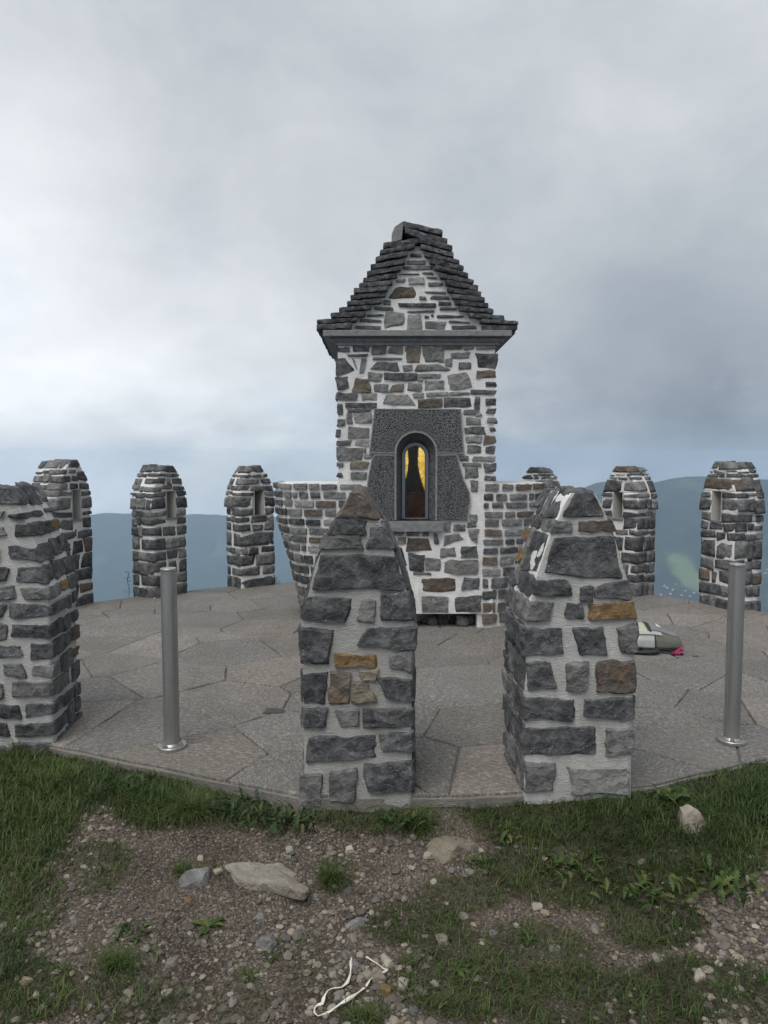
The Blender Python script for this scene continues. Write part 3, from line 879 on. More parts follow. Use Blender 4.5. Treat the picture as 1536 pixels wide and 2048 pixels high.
def make_merlon(center, rz, profile, D, courses, slit, label, seed, nres, front=None, z_base=0.0, mortar='mortar_pale', cap='mortar_white', amp=0.005, chips=0):
    g = np.random.default_rng(seed)
    root = empty('stone_merlon', (center[0], center[1], z_base), rz, label, 'merlon', 'stone merlons around the terrace')
    hw = prof_fn(profile)
    H = profile[-1][0]
    h2 = D / 2
    NS = (nres, max(2, nres // 2), nres)
    def put(quad, d0, d1, mat, proud=0.0):
        V, F = stone_pts(quad, d0, d1, NS, r=0.006 if nres > 5 else 0.006, amp=amp, chips=chips if d0 < -h2 + 0.02 else max(0, chips - 2), wob=0.085, g=g, lim=.007 if nres > 5 else .004)
        mesh_obj('stone', V, F, M[mat], root, sharp=38 if nres > 5 else None)
    core = MB()
    if slit:
        zs0, zs1, u0, u1 = slit
        core.add(*core_piece(hw, profile[0][0], zs0, -h2 + .012, h2 - .012, seed=seed))
        core.add(*core_piece(hw, zs1, H - 0.02, -h2 + .012, h2 - .012, seed=seed))
        core.add(*core_piece(hw, zs0, zs1, -h2 + .012, h2 - .012, None, u0, seed=seed, n=(5, 4, 8)))
        core.add(*core_piece(hw, zs0, zs1, -h2 + .012, h2 - .012, u1, None, seed=seed, n=(5, 4, 8)))
        rv = MB()
        b0, b1 = -h2 + 0.008, h2 - 0.06
        m0, m1 = u0 + (u1 - u0) * .25, u1 - (u1 - u0) * .25
        for (a0, a1, c0, c1) in ((u0 - .002, u0 + .008, m0 - .002, m0 + .008), (u1 - .008, u1 + .002, m1 - .008, m1 + .002)):
            rv.add([(a0, b0, zs0), (a1, b0, zs0), (c1, b1, zs0), (c0, b1, zs0), (a0, b0, zs1), (a1, b0, zs1), (c1, b1, zs1), (c0, b1, zs1)], box(0, 1, 0, 1, 0, 1)[1])
        rv.build('slit_reveal', M['plaster'], root, smooth_sh=False)
        mesh_obj('slit_back', *box(m0 - .03, m1 + .03, b1 + .002, b1 + .014, zs0, zs1), M['wood_back'], root, smooth_sh=False)
        mesh_obj('slit_sill', *box(u0 - .01, u1 + .01, -h2 - .006, b1, zs0 - .012, zs0 + .006), M['dressed'], root, smooth_sh=False)
    else:
        core.add(*core_piece(hw, profile[0][0], H - 0.02, -h2 + .012, h2 - .012, seed=seed, n=(20, 10, 54) if nres > 5 else (14, 6, 26), near=nres > 5, amp=.007 if nres > 5 else .005))
    co = core.build('mortar_core', M[mortar], root)
    co.data.materials.append(M[cap])
    nrm = np.zeros(len(co.data.polygons) * 3); co.data.polygons.foreach_get('normal', nrm)
    ctr = np.zeros(len(co.data.polygons) * 3); co.data.polygons.foreach_get('center', ctr)
    nrm, ctr = nrm.reshape(-1, 3), ctr.reshape(-1, 3)
    slope = (np.abs(nrm[:, 1]) < 0.6) & (ctr[:, 2] > H * 0.56)
    co.data.polygons.foreach_set('material_index', slope.astype(np.int32))
    if not slit:
        slitb = None
    for ci, (za, zb_) in enumerate(zip(courses[:-1], courses[1:])):
        gap = g.uniform(0.007, 0.011) if nres <= 5 else g.uniform(0.012, 0.02)
        z0, z1 = za + gap, zb_ - gap
        if ci == 0: z0 = za
        zm = (z0 + z1) / 2
        w0, w1 = hw(z0 + .002), hw(z1 - .002)
        if ci == len(courses) - 2: z1 = zb_
        pr = g.uniform(-0.004, 0.005)
        def xq(s0, s1):   # fractions of the width -> quad
            e0 = pr if abs(s0 + 1) < 1e-6 else 0
            e1 = pr if abs(s1 - 1) < 1e-6 else 0
            j = lambda: g.normal(0, 0.009)
            return [(s0 * w1 - e0 + (0 if e0 else j()), z1 + j()), (s1 * w1 + e1 + (0 if e1 else j()), z1 + j()), (s1 * w0 + e1 + (0 if e1 else j()), z0 + j()), (s0 * w0 - e0 + (0 if e0 else j()), z0 + j())]
        W_ = 2 * (w0 + w1) / 2
        def split(wd, k=None):
            if k is None:
                k = int(np.clip(round(wd / max(0.11, (z1 - z0) * g.uniform(1.1, 2.4))), 1, 3))
            cuts = np.sort(np.linspace(-1, 1, k + 1)[1:-1] + g.uniform(-.28, .28, k - 1))
            b = [-1.0] + list(cuts) + [1.0]
            gg = gap * 2 / wd
            return [(b[i] + (gg if i else 0), b[i + 1] - (gg if i < k - 1 else 0)) for i in range(k)]
        corner_d = {}
        if front is None:
            segs_ = split(W_)
            if slit and zb_ > slit[0] + .02 and za < slit[1] - .02:
                ul, ur = (slit[2] - .012) / (W_ / 2), (slit[3] + .012) / (W_ / 2)
                segs_ = [(-1.0, ul), (ur, 1.0)]
            for s0, s1 in segs_:
                dl = g.uniform(.4, .62) * D if len(segs_) <= 2 or s0 == -1 or s1 == 1 else .12
                if g.random() < .4 and (s0 == -1 or s1 == 1): dl = g.uniform(.7, .92) * D if D < .3 else g.uniform(.25, .4) * D
                if s0 == -1.0: corner_d[-1] = dl
                if s1 == 1.0: corner_d[1] = dl
                put(xq(s0, s1), -h2 - (g.uniform(-.004, .005) if nres <= 5 else g.uniform(.0, .010)), -h2 + dl, pick(g, nres > 5))
        back = {}
        for s0, s1 in split(W_):
            dl = g.uniform(.2, .32) * D
            if s0 == -1.0: back[-1] = dl
            if s1 == 1.0: back[1] = dl
            put(xq(s0, s1), h2 - dl, h2 + g.uniform(-.002, .010), pick(g, nres > 5))
        if front is None:
            for sd_ in (-1, 1):
                a, b = -h2 + corner_d.get(sd_, .15) + gap, h2 - back.get(sd_, .1) - gap
                if b - a > 0.05:
                    tt = min(.1, w1 * .8) / (W_ / 2)
                    put(xq(-1, -1 + tt) if sd_ < 0 else xq(1 - tt, 1), a, b, pick(g, nres > 5))
    if front is not None:
        for quad, mat in front:
            q_ = [list(p) for p in quad]
            sL = sR = False
            zm = sum(p[1] for p in q_) / 4
            pr = g.uniform(-0.003, 0.006)
            for i, (p) in enumerate(q_):
                w = float(hw(p[1]))
                if p[0] < -w + .035 and i in (0, 3): p[0] = -w - pr; sL = True
                if p[0] > w - .035 and i in (1, 2): p[0] = w + pr; sR = True
            full = sL and sR
            dl = g.uniform(.3, .6) * D if (sL or sR) else 0.09
            if full: dl = g.uniform(.45, .6) * D
            put(q_, -h2 - g.uniform(0.0, .010), -h2 + dl, mat)
            for sd_ in ((-1,) if sL else ()) + ((1,) if sR else ()):
                z1_, z0_ = (q_[0][1], q_[3][1]) if sd_ < 0 else (q_[1][1], q_[2][1])
                a = -h2 + dl + .014
                while a < h2 - .09:
                    b = min(a + g.uniform(.09, .17), h2 - .07)
                    if h2 - .07 - b < .05: b = h2 - .07
                    w1, w0 = float(hw(z1_)), float(hw(z0_))
                    tk = min(.1, w1 * .9 + .01)
                    qq = [(w1 - tk, z1_), (w1 + pr, z1_), (w0 + pr, z0_), (w0 - tk, z0_)]
                    if sd_ < 0: qq = [(-x, z) for x, z in (qq[1], qq[0], qq[3], qq[2])]
                    put(qq, a, b, pick(g, True))
                    a = b + .014
    return root

NEAR_PROF = [(-0.12, .268), (0.79, .268), (0.80, .279), (0.86, .268), (0.94, .246), (1.04, .222), (1.12, .196), (1.257, .134), (1.35, .075), (1.41, .042), (1.44, .02)]
BLUNT_PROF = NEAR_PROF[:-4] + [(1.257, .150), (1.35, .108), (1.41, .078), (1.44, .045)]
Cc = np.array([0.30, 6.6])
def crop_quads(lst, ox, oy, sc, P0, a):
    out = []
    for item in lst:
        pts, mat = item[:-1], item[-1]
        if len(pts) == 4 and not isinstance(pts[0], tuple):
            x0, y0, x1, y1 = pts
            pts = [(x0, y0), (x1, y0), (x1, y1), (x0, y1)]
        qq = []
        for (pa, b) in pts:
            d = ray(ox + pa / sc, oy + b / sc)
            nx_, ny_ = math.sin(a), -math.cos(a)
            t_ = (P0[0] * nx_ + P0[1] * ny_) / (d[0] * nx_ + d[1] * ny_)
            p = d * t_ + np.array([0, 0, EYE])
            qq.append(((p[0] - P0[0]) * math.cos(a) + (p[1] - P0[1]) * math.sin(a), p[2]))
        qq = [(x + .011 * sg, z + .010 * sh) for (x, z), sg, sh in zip(qq, (-1, 1, 1, -1), (1, 1, -1, -1))]
        out.append((qq, mat))
    return out
A_ST = [
    ((395, 122), (500, 122), (562, 280), (330, 262), 'brown'), ((285, 290), (492, 290), (490, 362), (270, 355), 'dark'), ((515, 320), (600, 318), (650, 445), (500, 445), 'dark'),
    ((250, 375), (440, 378), (460, 440), (215, 445), 'mid'), ((205, 478), (690, 480), (755, 680), (145, 670), 'dark'), ((120, 715), (415, 735), (370, 870), (90, 845), 'dark'),
    ((475, 745), (537, 740), (520, 858), (445, 855), 'mid'), ((580, 700), (770, 700), (778, 850), (590, 850), 'dark'), ((115, 905), (300, 900), (265, 1105), (120, 1105), 'dark'),
    ((480, 915), (750, 895), (750, 1020), (395, 995), 'dark'), ((315, 1060), (553, 1065), (553, 1115), (320, 1120), 'ochre'), ((630, 1060), (748, 1045), (750, 1155), (622, 1120), 'mid'),
    ((110, 1170), (265, 1150), (250, 1335), (105, 1340), 'dark'), ((280, 1155), (390, 1160), (385, 1330), (270, 1330), 'brown'), ((455, 1150), (548, 1148), (530, 1192), (485, 1190), 'tan'),
    ((425, 1215), (490, 1220), (545, 1310), (425, 1325), 'tan'), ((550, 1195), (755, 1190), (750, 1340), (600, 1300), 'dark'), ((105, 1375), (262, 1368), (240, 1470), (105, 1470), 'dark'),
    ((290, 1375), (435, 1365), (435, 1455), (340, 1455), 'mid'), ((475, 1375), (755, 1370), (755, 1460), (480, 1475), 'dark'), ((105, 1535), (540, 1515), (540, 1640), (110, 1670), 'dark'),
    ((575, 1515), (750, 1500), (750, 1610), (590, 1585), 'dark'), ((108, 1720), (245, 1720), (235, 1920), (110, 1910), 'mid'), ((285, 1710), (425, 1705), (425, 1890), (285, 1895), 'mid'),
    ((475, 1690), (765, 1655), (765, 1840), (500, 1850), 'dark')]
B_ST = [
    ((545, 138), (650, 130), (775, 268), (455, 275), 'dark'), ((420, 308), (530, 310), (540, 352), (415, 358), 'mid'), ((580, 315), (770, 305), (778, 345), (580, 350), 'brown'),
    ((395, 395), (830, 400), (915, 645), (340, 610), 'dark'), ((310, 645), (500, 655), (545, 735), (290, 742), 'dark'), ((600, 690), (660, 690), (650, 760), (600, 755), 'dark'),
    ((700, 690), (935, 655), (945, 755), (690, 735), 'dark'), ((255, 785), (425, 785), (425, 875), (250, 880), 'mid'), ((510, 790), (595, 785), (595, 870), (500, 860), 'dark'),
    ((640, 795), (930, 785), (930, 870), (640, 880), 'ochre'), ((260, 930), (500, 925), (510, 1085), (265, 1085), 'dark'), ((520, 930), (730, 930), (745, 1085), (590, 1075), 'dark'),
    ((820, 940), (930, 910), (910, 1080), (845, 1060), 'mid'), ((260, 1125), (410, 1120), (470, 1290), (265, 1290), 'dark'), ((520, 1135), (640, 1130), (630, 1295), (515, 1295), 'mid'),
    ((680, 1120), (920, 1118), (915, 1300), (670, 1300), 'brown'), ((255, 1345), (570, 1345), (540, 1455), (255, 1460), 'dark'), ((620, 1360), (925, 1345), (920, 1480), (600, 1440), 'dark'),
    ((240, 1510), (690, 1505), (700, 1660), (235, 1660), 'dark'), ((750, 1520), (915, 1515), (915, 1680), (745, 1680), 'mid'), ((225, 1720), (430, 1735), (425, 1885), (220, 1885), 'mid'),
    ((520, 1735), (905, 1735), (900, 1890), (530, 1890), 'light')]
ya, yb = 3.237, 3.257
xa, xb = (-0.401 + 0.153) / 2, (0.642 + 1.197) / 2
NC = [-0.12, 0.02, 0.14, 0.24, 0.36, 0.47, 0.58, 0.69, 0.80, 0.90, 1.01, 1.14, 1.24, 1.31, 1.44]
def shift(p, dz): return [(a, w) for a, w in p]
RA, RB = math.radians(-1.5), math.radians(1.5)
DN = 0.48
def back_of(x, y, a): return (x - math.sin(a) * DN / 2, y + math.cos(a) * DN / 2)
make_merlon(back_of(xa, ya, RA), RA, NEAR_PROF, DN, NC, None, 'foremost stone merlon, with a brown cap stone, standing in front of the shrine window', 1, 14,
            crop_quads(A_ST, 560, 940, 967 / 340, (xa, ya), RA), mortar='mortar_dull', amp=0.010, chips=7)
make_merlon(back_of(xb, yb, RB), RB, BLUNT_PROF, DN, NC, None, 'broad stone merlon with a long ochre stone in its side, nearest to the backpack', 2, 14,
            crop_quads(B_ST, 960, 940, 1083 / 370, (xb, yb), RB), mortar='mortar_grey', amp=0.010, chips=7)
make_merlon((-2.12, 4.06), math.radians(6), BLUNT_PROF, 0.46, NC, None, 'stone merlon beside the left steel bollard, cut off by the left edge of the photo', 3, 12,
            None, mortar='mortar_grey', amp=0.010, chips=6)
def far_prof(H):
    return [(-0.1, .248), (.655 * H, .248), (.66 * H, .280), (.70 * H, .278), (.77 * H, .258), (.83 * H, .228), (.89 * H, .186), (.94 * H, .142), (.975 * H, .10), (H, .05)]
FAR = [((-3.53, 7.76), 1.60, 'far left merlon with a brown cap joint, half behind the cut-off merlon'), ((-2.685, 8.46), 1.55, 'far merlon seen straight above the left steel bollard'),
       ((-1.72, 9.12), 1.53, 'slim far merlon just left of the flared stone parapet'), ((2.04, 9.3), 1.52, 'far merlon whose cap alone peeps over the right parapet of the shrine'),
       ((2.96, 8.57), 1.53, 'far merlon half hidden by the merlon nearest the backpack'), ((3.80, 7.75), 1.58, 'far right merlon with a big lintel stone, behind the right steel bollard')]
for i, (c, H, lab) in enumerate(FAR):
    g = np.random.default_rng(60 + i)
    n_ = Cc - np.array(c); n_ /= np.linalg.norm(n_)
    w_ = -n_
    a = math.atan2(-w_[0], w_[1])
    lin = .805 * H
    body = np.array([-0.06 / H, .085, .165, .265, .345, .455, .525, .595, .66]) + np.r_[0, g.uniform(-.014, .014, 7), 0]
    top = [.66, .755, .80, .85 if i < 3 else .895, .905 if i < 3 else .925, .94 if i < 3 else .945, 1.0]
    cs = [b * H for b in list(body) + top[1:]]
    su = 0.03 if i < 3 else -0.03
    make_merlon(c, a, far_prof(H), 0.37, cs, (.595 * H, .80 * H, su - .07, su + .07), lab, 100 + i, 4, mortar='mortar_white', amp=0.003, chips=1)

# ------------------------------------------------------------------ shrine
YS = 6.679
def sx(u, v=1000): return on_y(u, v, YS)[0]
def sz_(v): return on_y(768, v, YS)[2]
XC = 0.30
shrine = empty('shrine', (0, YS, 0), 0, 'tall stone shrine with stepped slate roof, flared parapet and an arched amber window', 'shrine')
XL, XR = sx(674), sx(990)
ZE = sz_(672)       # eaves
# window surround outline (crop 720,800 scale 6.4)
def cpt(a, b, ox=720, oy=800, s=6.4):
    p = on_y(ox + a / s, oy + b / s, YS)
    return (p[0], p[2])
def arch(cx, zc_, r, zb0, k=18, r2=None):
    pts = [(cx - r, zb0)]
    for i in range(k + 1):
        a = math.pi - math.pi * i / k
        pts.append((cx + r * math.cos(a), zc_ + r * math.sin(a)))
    pts.append((cx + r, zb0))
    return pts
lo_ = cpt(458, 1540); hi_ = cpt(972, 690); topp = cpt(712, 412)
ax = (lo_[0] + hi_[0]) / 2
ar = (hi_[0] - lo_[0]) / 2
azc = topp[1] - ar
azb = lo_[1]
def extrude(poly, y0, y1):
    k = len(poly)
    V = [(x, y0, z) for x, z in poly] + [(x, y1, z) for x, z in poly]
    F = [tuple(range(k)), tuple(range(2 * k - 1, k - 1, -1))]
    for i in range(k):
        j = (i + 1) % k
        F.append((i, i + k, j + k, j))
    return V, F
def poly_orient(poly):
    a = sum(poly[i][0] * poly[(i + 1) % len(poly)][1] - poly[(i + 1) % len(poly)][0] * poly[i][1] for i in range(len(poly)))
    return poly if a > 0 else poly[::-1]
def plate_hole(hole, x0, x1, z0, z1, y0, y1):
    """rectangle with an arch-shaped hole, extruded"""
    hole = poly_orient(hole)
    k = len(hole)
    cx = sum(p[0] for p in hole) / k; cz = sum(p[1] for p in hole) / k
    outer = []
    for (x, z) in hole:
        dx, dz = x - cx, z - cz
        ts = []
        if dx > 1e-9: ts.append((x1 - cx) / dx)
        if dx < -1e-9: ts.append((x0 - cx) / dx)
        if dz > 1e-9: ts.append((z1 - cz) / dz)
        if dz < -1e-9: ts.append((z0 - cz) / dz)
        tt = min(ts)
        outer.append((cx + dx * tt, cz + dz * tt))
    # put true corners on the nearest outer points
    for c_ in ((x0, z0), (x1, z0), (x1, z1), (x0, z1)):
        i = min(range(k), key=lambda i: (outer[i][0] - c_[0]) ** 2 + (outer[i][1] - c_[1]) ** 2)
        outer[i] = c_
    V, F = [], []
    for y in (y0, y1):
        V += [(x, y, z) for x, z in outer] + [(x, y, z) for x, z in hole]
    for i in range(k):
        j = (i + 1) % k
        F.append((i, j, k + j, k + i))
        F.append((2 * k + i, 3 * k + i, 3 * k + j, 2 * k + j))
        F.append((i, 2 * k + i, 2 * k + j, j))
        F.append((k + i, k + j, 3 * k + j, 3 * k + i))
    return V, F
hole = arch(ax, azc, ar + 0.004, azb, 24)
# densify hole sides
hd = []
for a, b in zip(hole, hole[1:] + hole[:1]):
    L = math.hypot(b[0] - a[0], b[1] - a[1]); k = max(1, int(L / 0.05))
    for i in range(k): hd.append((a[0] + (b[0] - a[0]) * i / k, a[1] + (b[1] - a[1]) * i / k))
DEPTH = 1.50
wall = MB()
Z0 = 0.135
wall.add(*plate_hole(hd, XL + .012, XR - .012, Z0, ZE + .02, .012, .28))
wall.add(*box(XL + .012, XL + .25, .281, DEPTH, Z0, ZE + .02))
wall.add(*box(XR - .25, XR - .012, .281, DEPTH, Z0, ZE + .02))
wall.add(*box(XL + .251, XR - .251, DEPTH - .25, DEPTH - .001, Z0, ZE + .02))
wall.add(*box(XL + .251, XR - .251, .281, DEPTH - .251, Z0, .75))
wall.add(*box(XL + .251, XR - .251, .281, DEPTH - .251, ZE - .2, ZE + .019))
rx0, rx1 = sx(832, 1240), sx(955, 1240)
wall.add(*box(XL + .02, rx0, .02, DEPTH, -.02, Z0 - .001))
wall.add(*box(rx1, XR - .02, .03, DEPTH, -.02, Z0 - .001))
wall.add(*box(rx0 + .001, rx1 - .001, .30, DEPTH, -.02, Z0 - .001))
# gable core
GA = on_y(833, 500, YS)
wl = wall.build('wall', M['mortar_white'], shrine, smooth_sh=False)
ga = [(sx(668, 660), ZE + .045), (sx(1002, 660), ZE + .045), (sx(845, 480), sz_(492)), (sx(822, 480), sz_(492))]
gable = mesh_obj('gable', *extrude(ga, .012, DEPTH - .03), M['mortar_white'], shrine, smooth_sh=False)
gs = np.random.default_rng(77)
def wall_stone(parent, quad, mat, d0=-.001, d1=.07, n=6, edge=None, amp=0.004):
    q_ = [(x + gs.normal(0, .007), z + gs.normal(0, .005)) for x, z in quad]
    V, F = stone_pts(q_, d0 - gs.uniform(0, .007), d1, (n, 3, n), r=.008, amp=amp * .8, chips=2, wob=.14, g=gs, lim=.006)
    return mesh_obj('stone', V, F, M[mat], parent, sharp=45)
def put_list(lst, ox, oy, sc, parent, ex=1.0):
    for it in lst:
        pts, mat = it[:-1], it[-1]
        if not isinstance(pts[0], tuple):
            x0, y0, x1, y1 = pts
            pts = [(x0, y0), (x1, y0), (x1, y1), (x0, y1)]
        quad = [cpt(a, b, ox, oy, sc) for a, b in pts]
        quad = [(x + .006 * sg * ex, z + .005 * sh * ex) for (x, z), sg, sh in zip(quad, (-1, 1, 1, -1), (1, 1, -1, -1))]
        if min(p[0] for p in quad) < XL + .05 and quad[0][1] > 1.35:
            quad[0] = (XL - .006, quad[0][1]); quad[3] = (XL - .006, quad[3][1])
            wall_stone(parent, quad, mat, d1=.2)
        elif max(p[0] for p in quad) > XR - .05 and quad[0][1] > 1.35:
            quad[1] = (XR + .006, quad[1][1]); quad[2] = (XR + .006, quad[2][1])
            wall_stone(parent, quad, mat, d1=.2)
        else:
            wall_stone(parent, quad, mat)
UP = [
    (72, 57, 165, 82, 'dark'), (75, 103, 178, 147, 'dark'), (205, 82, 345, 147, 'dark'), (367, 82, 488, 165, 'dark'), (518, 97, 640, 165, 'mid'), (672, 92, 790, 247, 'tan'),
    (810, 100, 1000, 242, 'mid'), (990, 90, 1160, 130, 'brown'), (1175, 90, 1265, 130, 'mid'), (1290, 98, 1440, 125, 'mid'), (150, 168, 330, 186, 'dark'), (375, 192, 630, 217, 'dark'),
    (1060, 155, 1230, 205, 'mid'), (1290, 158, 1460, 285, 'dark'), ((80, 195), (120, 195), (205, 310), (60, 352), 'dark'), ((195, 205), (215, 205), (245, 290), (225, 290), 'mid'),
    ((270, 205), (318, 205), (300, 328), (250, 328), 'mid'), ((410, 235), (600, 235), (625, 310), (350, 300), 'mid'), (650, 262, 715, 318, 'mid'), ((770, 258), (950, 258), (1095, 325), (748, 320), 'mid'),
    (1005, 210, 1075, 265, 'mid'), (1132, 240, 1238, 300, 'dark'), (1278, 315, 1452, 383, 'brown'), (62, 370, 178, 470, 'dark'), (340, 328, 452, 400, 'mid'), (475, 332, 758, 402, 'dark'),
    (770, 340, 975, 378, 'light'), (770, 383, 820, 410, 'light'), ((1022, 345), (1200, 330), (1252, 450), (1045, 490), 'light'), ((215, 375), (330, 370), (355, 490), (195, 490), 'brown'),
    (380, 430, 508, 500, 'mid'), ((555, 432), (652, 432), (645, 498), (535, 498), 'brown'), (680, 425, 800, 498, 'mid'), (832, 400, 1008, 485, 'mid'), (1360, 410, 1450, 450, 'dark'),
    (60, 500, 238, 572, 'dark'), (270, 505, 420, 580, 'light'), ((480, 522), (680, 522), (738, 615), (458, 610), 'light'), (730, 510, 828, 545, 'light'), (845, 500, 1040, 532, 'light'), (1050, 502, 1225, 528, 'mid'),
    (1240, 480, 1450, 522, 'dark'), (765, 562, 980, 632, 'brown'), (1000, 545, 1240, 625, 'dark'), (1270, 545, 1312, 645, 'dark'), (1365, 550, 1442, 612, 'dark'), (60, 605, 115, 705, 'dark'),
    (130, 597, 405, 632, 'dark'), (150, 645, 358, 668, 'dark'), (138, 680, 200, 770, 'mid'), (218, 678, 355, 775, 'light'), (65, 735, 125, 800, 'dark'), (155, 805, 345, 898, 'light'), (65, 825, 108, 895, 'dark'),
    (65, 925, 182, 970, 'mid'), (220, 925, 335, 970, 'light'), (75, 985, 290, 1085, 'mid'), (305, 990, 330, 1035, 'mid'), (300, 1050, 370, 1080, 'mid'), (75, 1115, 130, 1155, 'mid'),
    (180, 1115, 340, 1175, 'tan'), (180, 1205, 320, 1270, 'light'), (75, 1205, 120, 1250, 'dark'),
    (1175, 655, 1300, 695, 'light'), (1280, 692, 1330, 715, 'light'), (1375, 645, 1440, 688, 'mid'), (1200, 728, 1328, 780, 'mid'), (1385, 720, 1442, 765, 'mid'), (1182, 805, 1360, 870, 'mid'),
    (1395, 805, 1440, 845, 'dark'), (1192, 890, 1320, 945, 'mid'), (1355, 875, 1438, 950, 'brown'), (1198, 970, 1322, 1040, 'mid'), (1365, 978, 1432, 1040, 'dark'), (1140, 1065, 1218, 1100, 'mid'),
    (1255, 1062, 1420, 1105, 'light'), (1165, 1128, 1320, 1148, 'mid'), (1350, 1130, 1416, 1195, 'dark'), (1185, 1165, 1300, 1255, 'mid'), (1355, 1235, 1415, 1275, 'dark'), (1225, 1285, 1302, 1380, 'light')]
put_list(UP, 660, 670, 1536 / 350, wl, .55)
LOW = [
    (950, 0, 1035, 68, 'mid'), (640, 95, 715, 200, 'mid'), ((760, 108), (880, 108), (895, 195), (750, 190), 'mid'), (920, 95, 1010, 142, 'dark'), ((935, 168), (1050, 165), (1025, 320), (955, 300), 'mid'),
    (40, 208, 160, 238, 'mid'), (195, 208, 345, 252, 'mid'), (385, 205, 455, 248, 'mid'), ((510, 230), (555, 230), (578, 340), (535, 340), 'dark'), ((650, 240), (820, 235), (885, 285), (640, 365), 'mid'),
    ((215, 285), (450, 280), (500, 430), (205, 435), 'brown'), (75, 265, 175, 345, 'mid'), (600, 400, 778, 498, 'mid'), ((850, 365), (1020, 365), (1045, 480), (830, 505), 'dark'),
    ((220, 465), (422, 465), (395, 662), (235, 662), 'dark'), (425, 518, 588, 658, 'mid'), (612, 540, 1035, 698, 'light'), (280, 677, 470, 702, 'mid'), (365, 748, 755, 908, 'brown'),
    ((875, 730), (1062, 735), (1062, 885), (845, 882), 'dark'), (385, 975, 680, 1160, 'mid'), (735, 962, 1068, 1140, 'dark')]
put_list(LOW, 780, 1030, 1536 / 260, wl)
GAB = [
    (715, 275, 800, 302, 'dark'), (690, 322, 828, 352, 'mid'), (655, 365, 880, 395, 'mid'), (640, 415, 778, 430, 'dark'), (800, 408, 890, 425, 'mid'), (835, 437, 910, 457, 'mid'), (700, 445, 825, 492, 'light'),
    (612, 465, 680, 485, 'mid'), (840, 480, 950, 515, 'mid'), ((600, 510), (740, 508), (780, 600), (558, 600), 'brown'), (825, 540, 965, 562, 'mid'), (775, 578, 832, 612, 'mid'), (850, 575, 995, 605, 'dark'),
    (527, 608, 578, 642, 'dark'), (920, 618, 1010, 645, 'dark'), (635, 632, 900, 663, 'dark'), (460, 655, 600, 682, 'mid'), (925, 662, 1045, 682, 'dark'), (690, 680, 890, 697, 'mid'), (405, 702, 522, 722, 'dark'),
    (900, 708, 1095, 738, 'dark'), (345, 742, 515, 770, 'dark'), (538, 695, 685, 805, 'light'), (695, 708, 798, 818, 'light'), (815, 715, 850, 738, 'dark'), (865, 712, 890, 730, 'dark'), (820, 755, 980, 820, 'mid'),
    (990, 750, 1150, 775, 'mid'), (320, 788, 515, 818, 'dark'), (1010, 788, 1200, 818, 'dark')]
put_list(GAB, 620, 430, 1536 / 430, gable, -.2)
# rubble inside the broken foot
for k in range(16):
    x = gs.uniform(rx0 + .04, rx1 - .04); s_ = gs.uniform(.02, .05)
    V, F = stone_pts([(x - s_, .08 * gs.random() + s_), (x + s_, .05 * gs.random() + s_ * 1.2), (x + s_, 0), (x - s_, 0)], .05 + gs.uniform(0, .15), .2 + gs.uniform(0, .05), (4, 3, 4), amp=.008, wob=.2, g=gs)
    mesh_obj('rubble', V, F, M['dark' if k % 3 else 'mid'], wl)
# side and back stonework (not facing the photograph)
side = MB()
for (axis, pos) in (('L', XL), ('R', XR), ('B', DEPTH)):
    z = 1.42 if axis != 'B' else 0.1
    while z < ZE - .08:
        h_ = gs.uniform(.06, .12)
        lo2, hi2 = (0.24, DEPTH - .02) if axis != 'B' else (XL, XR)
        a = lo2
        while a < hi2 - .05:
            b = min(a + gs.uniform(.1, .26), hi2)
            V, F = stone_pts([(a + .01, z + h_ - .012), (b - .01, z + h_ - .012), (b - .01, z), (a + .01, z)], -.012, .05, (3, 2, 3), amp=.004, wob=.1, g=gs)
            if axis == 'L': V = np.stack([XL + .006 + V[:, 1], DEPTH + .22 - V[:, 0], V[:, 2]], 1)
            elif axis == 'R': V = np.stack([XR - .006 - V[:, 1], V[:, 0], V[:, 2]], 1)
            else: V = np.stack([XL + XR - V[:, 0], DEPTH - V[:, 1], V[:, 2]], 1)
            side.add(V, F)
            a = b
        z += h_
tag(side.build('side_stonework', M['mid'], shrine), kind='stuff')
# window surround
sur = empty('window_surround', (0, 0, 0)); sur.parent = shrine
TB = [(188, 112), (1288, 116), (1330, 688)]
top_poly = [cpt(*p) for p in TB] + [cpt(985, 688)]
ta = arch(ax, azc, ar + .012, cpt(0, 688)[1], 20)
top_poly = top_poly[:3] + [(p[0], max(p[1], cpt(0, 686)[1])) for p in ta[::-1][1:-1]] + [cpt(115, 682)]
lb = [(192, 695), (150, 780), (112, 980), (85, 1170), (66, 1300), (64, 1537), (440, 1540), (440, 698)]
rb = [(984, 698), (984, 1537), (1375, 1535), (1382, 1420), (1406, 1300), (1400, 1190), (1360, 1100), (1320, 1020), (1280, 870), (1235, 694)]
def block(name, poly, mat, y0, y1, parent):
    poly = poly_orient(poly)
    c_ = np.mean(poly, 0)
    k = len(poly)
    V, F = extrude(poly, y0 + .006, y1)
    ins = [(p[0] + (c_[0] - p[0]) * .03, p[1] + (c_[1] - p[1]) * .03) for p in poly]
    return mesh_obj(name, V, F, mat, parent, smooth_sh=False)
block('surround_block', top_poly, M['pitted'], -.022, .15, sur)
block('surround_block', [cpt(*p) for p in lb], M['pitted'], -.020, .15, sur)
block('surround_block', [cpt(*p) for p in rb], M['pitted'], -.020, .15, sur)
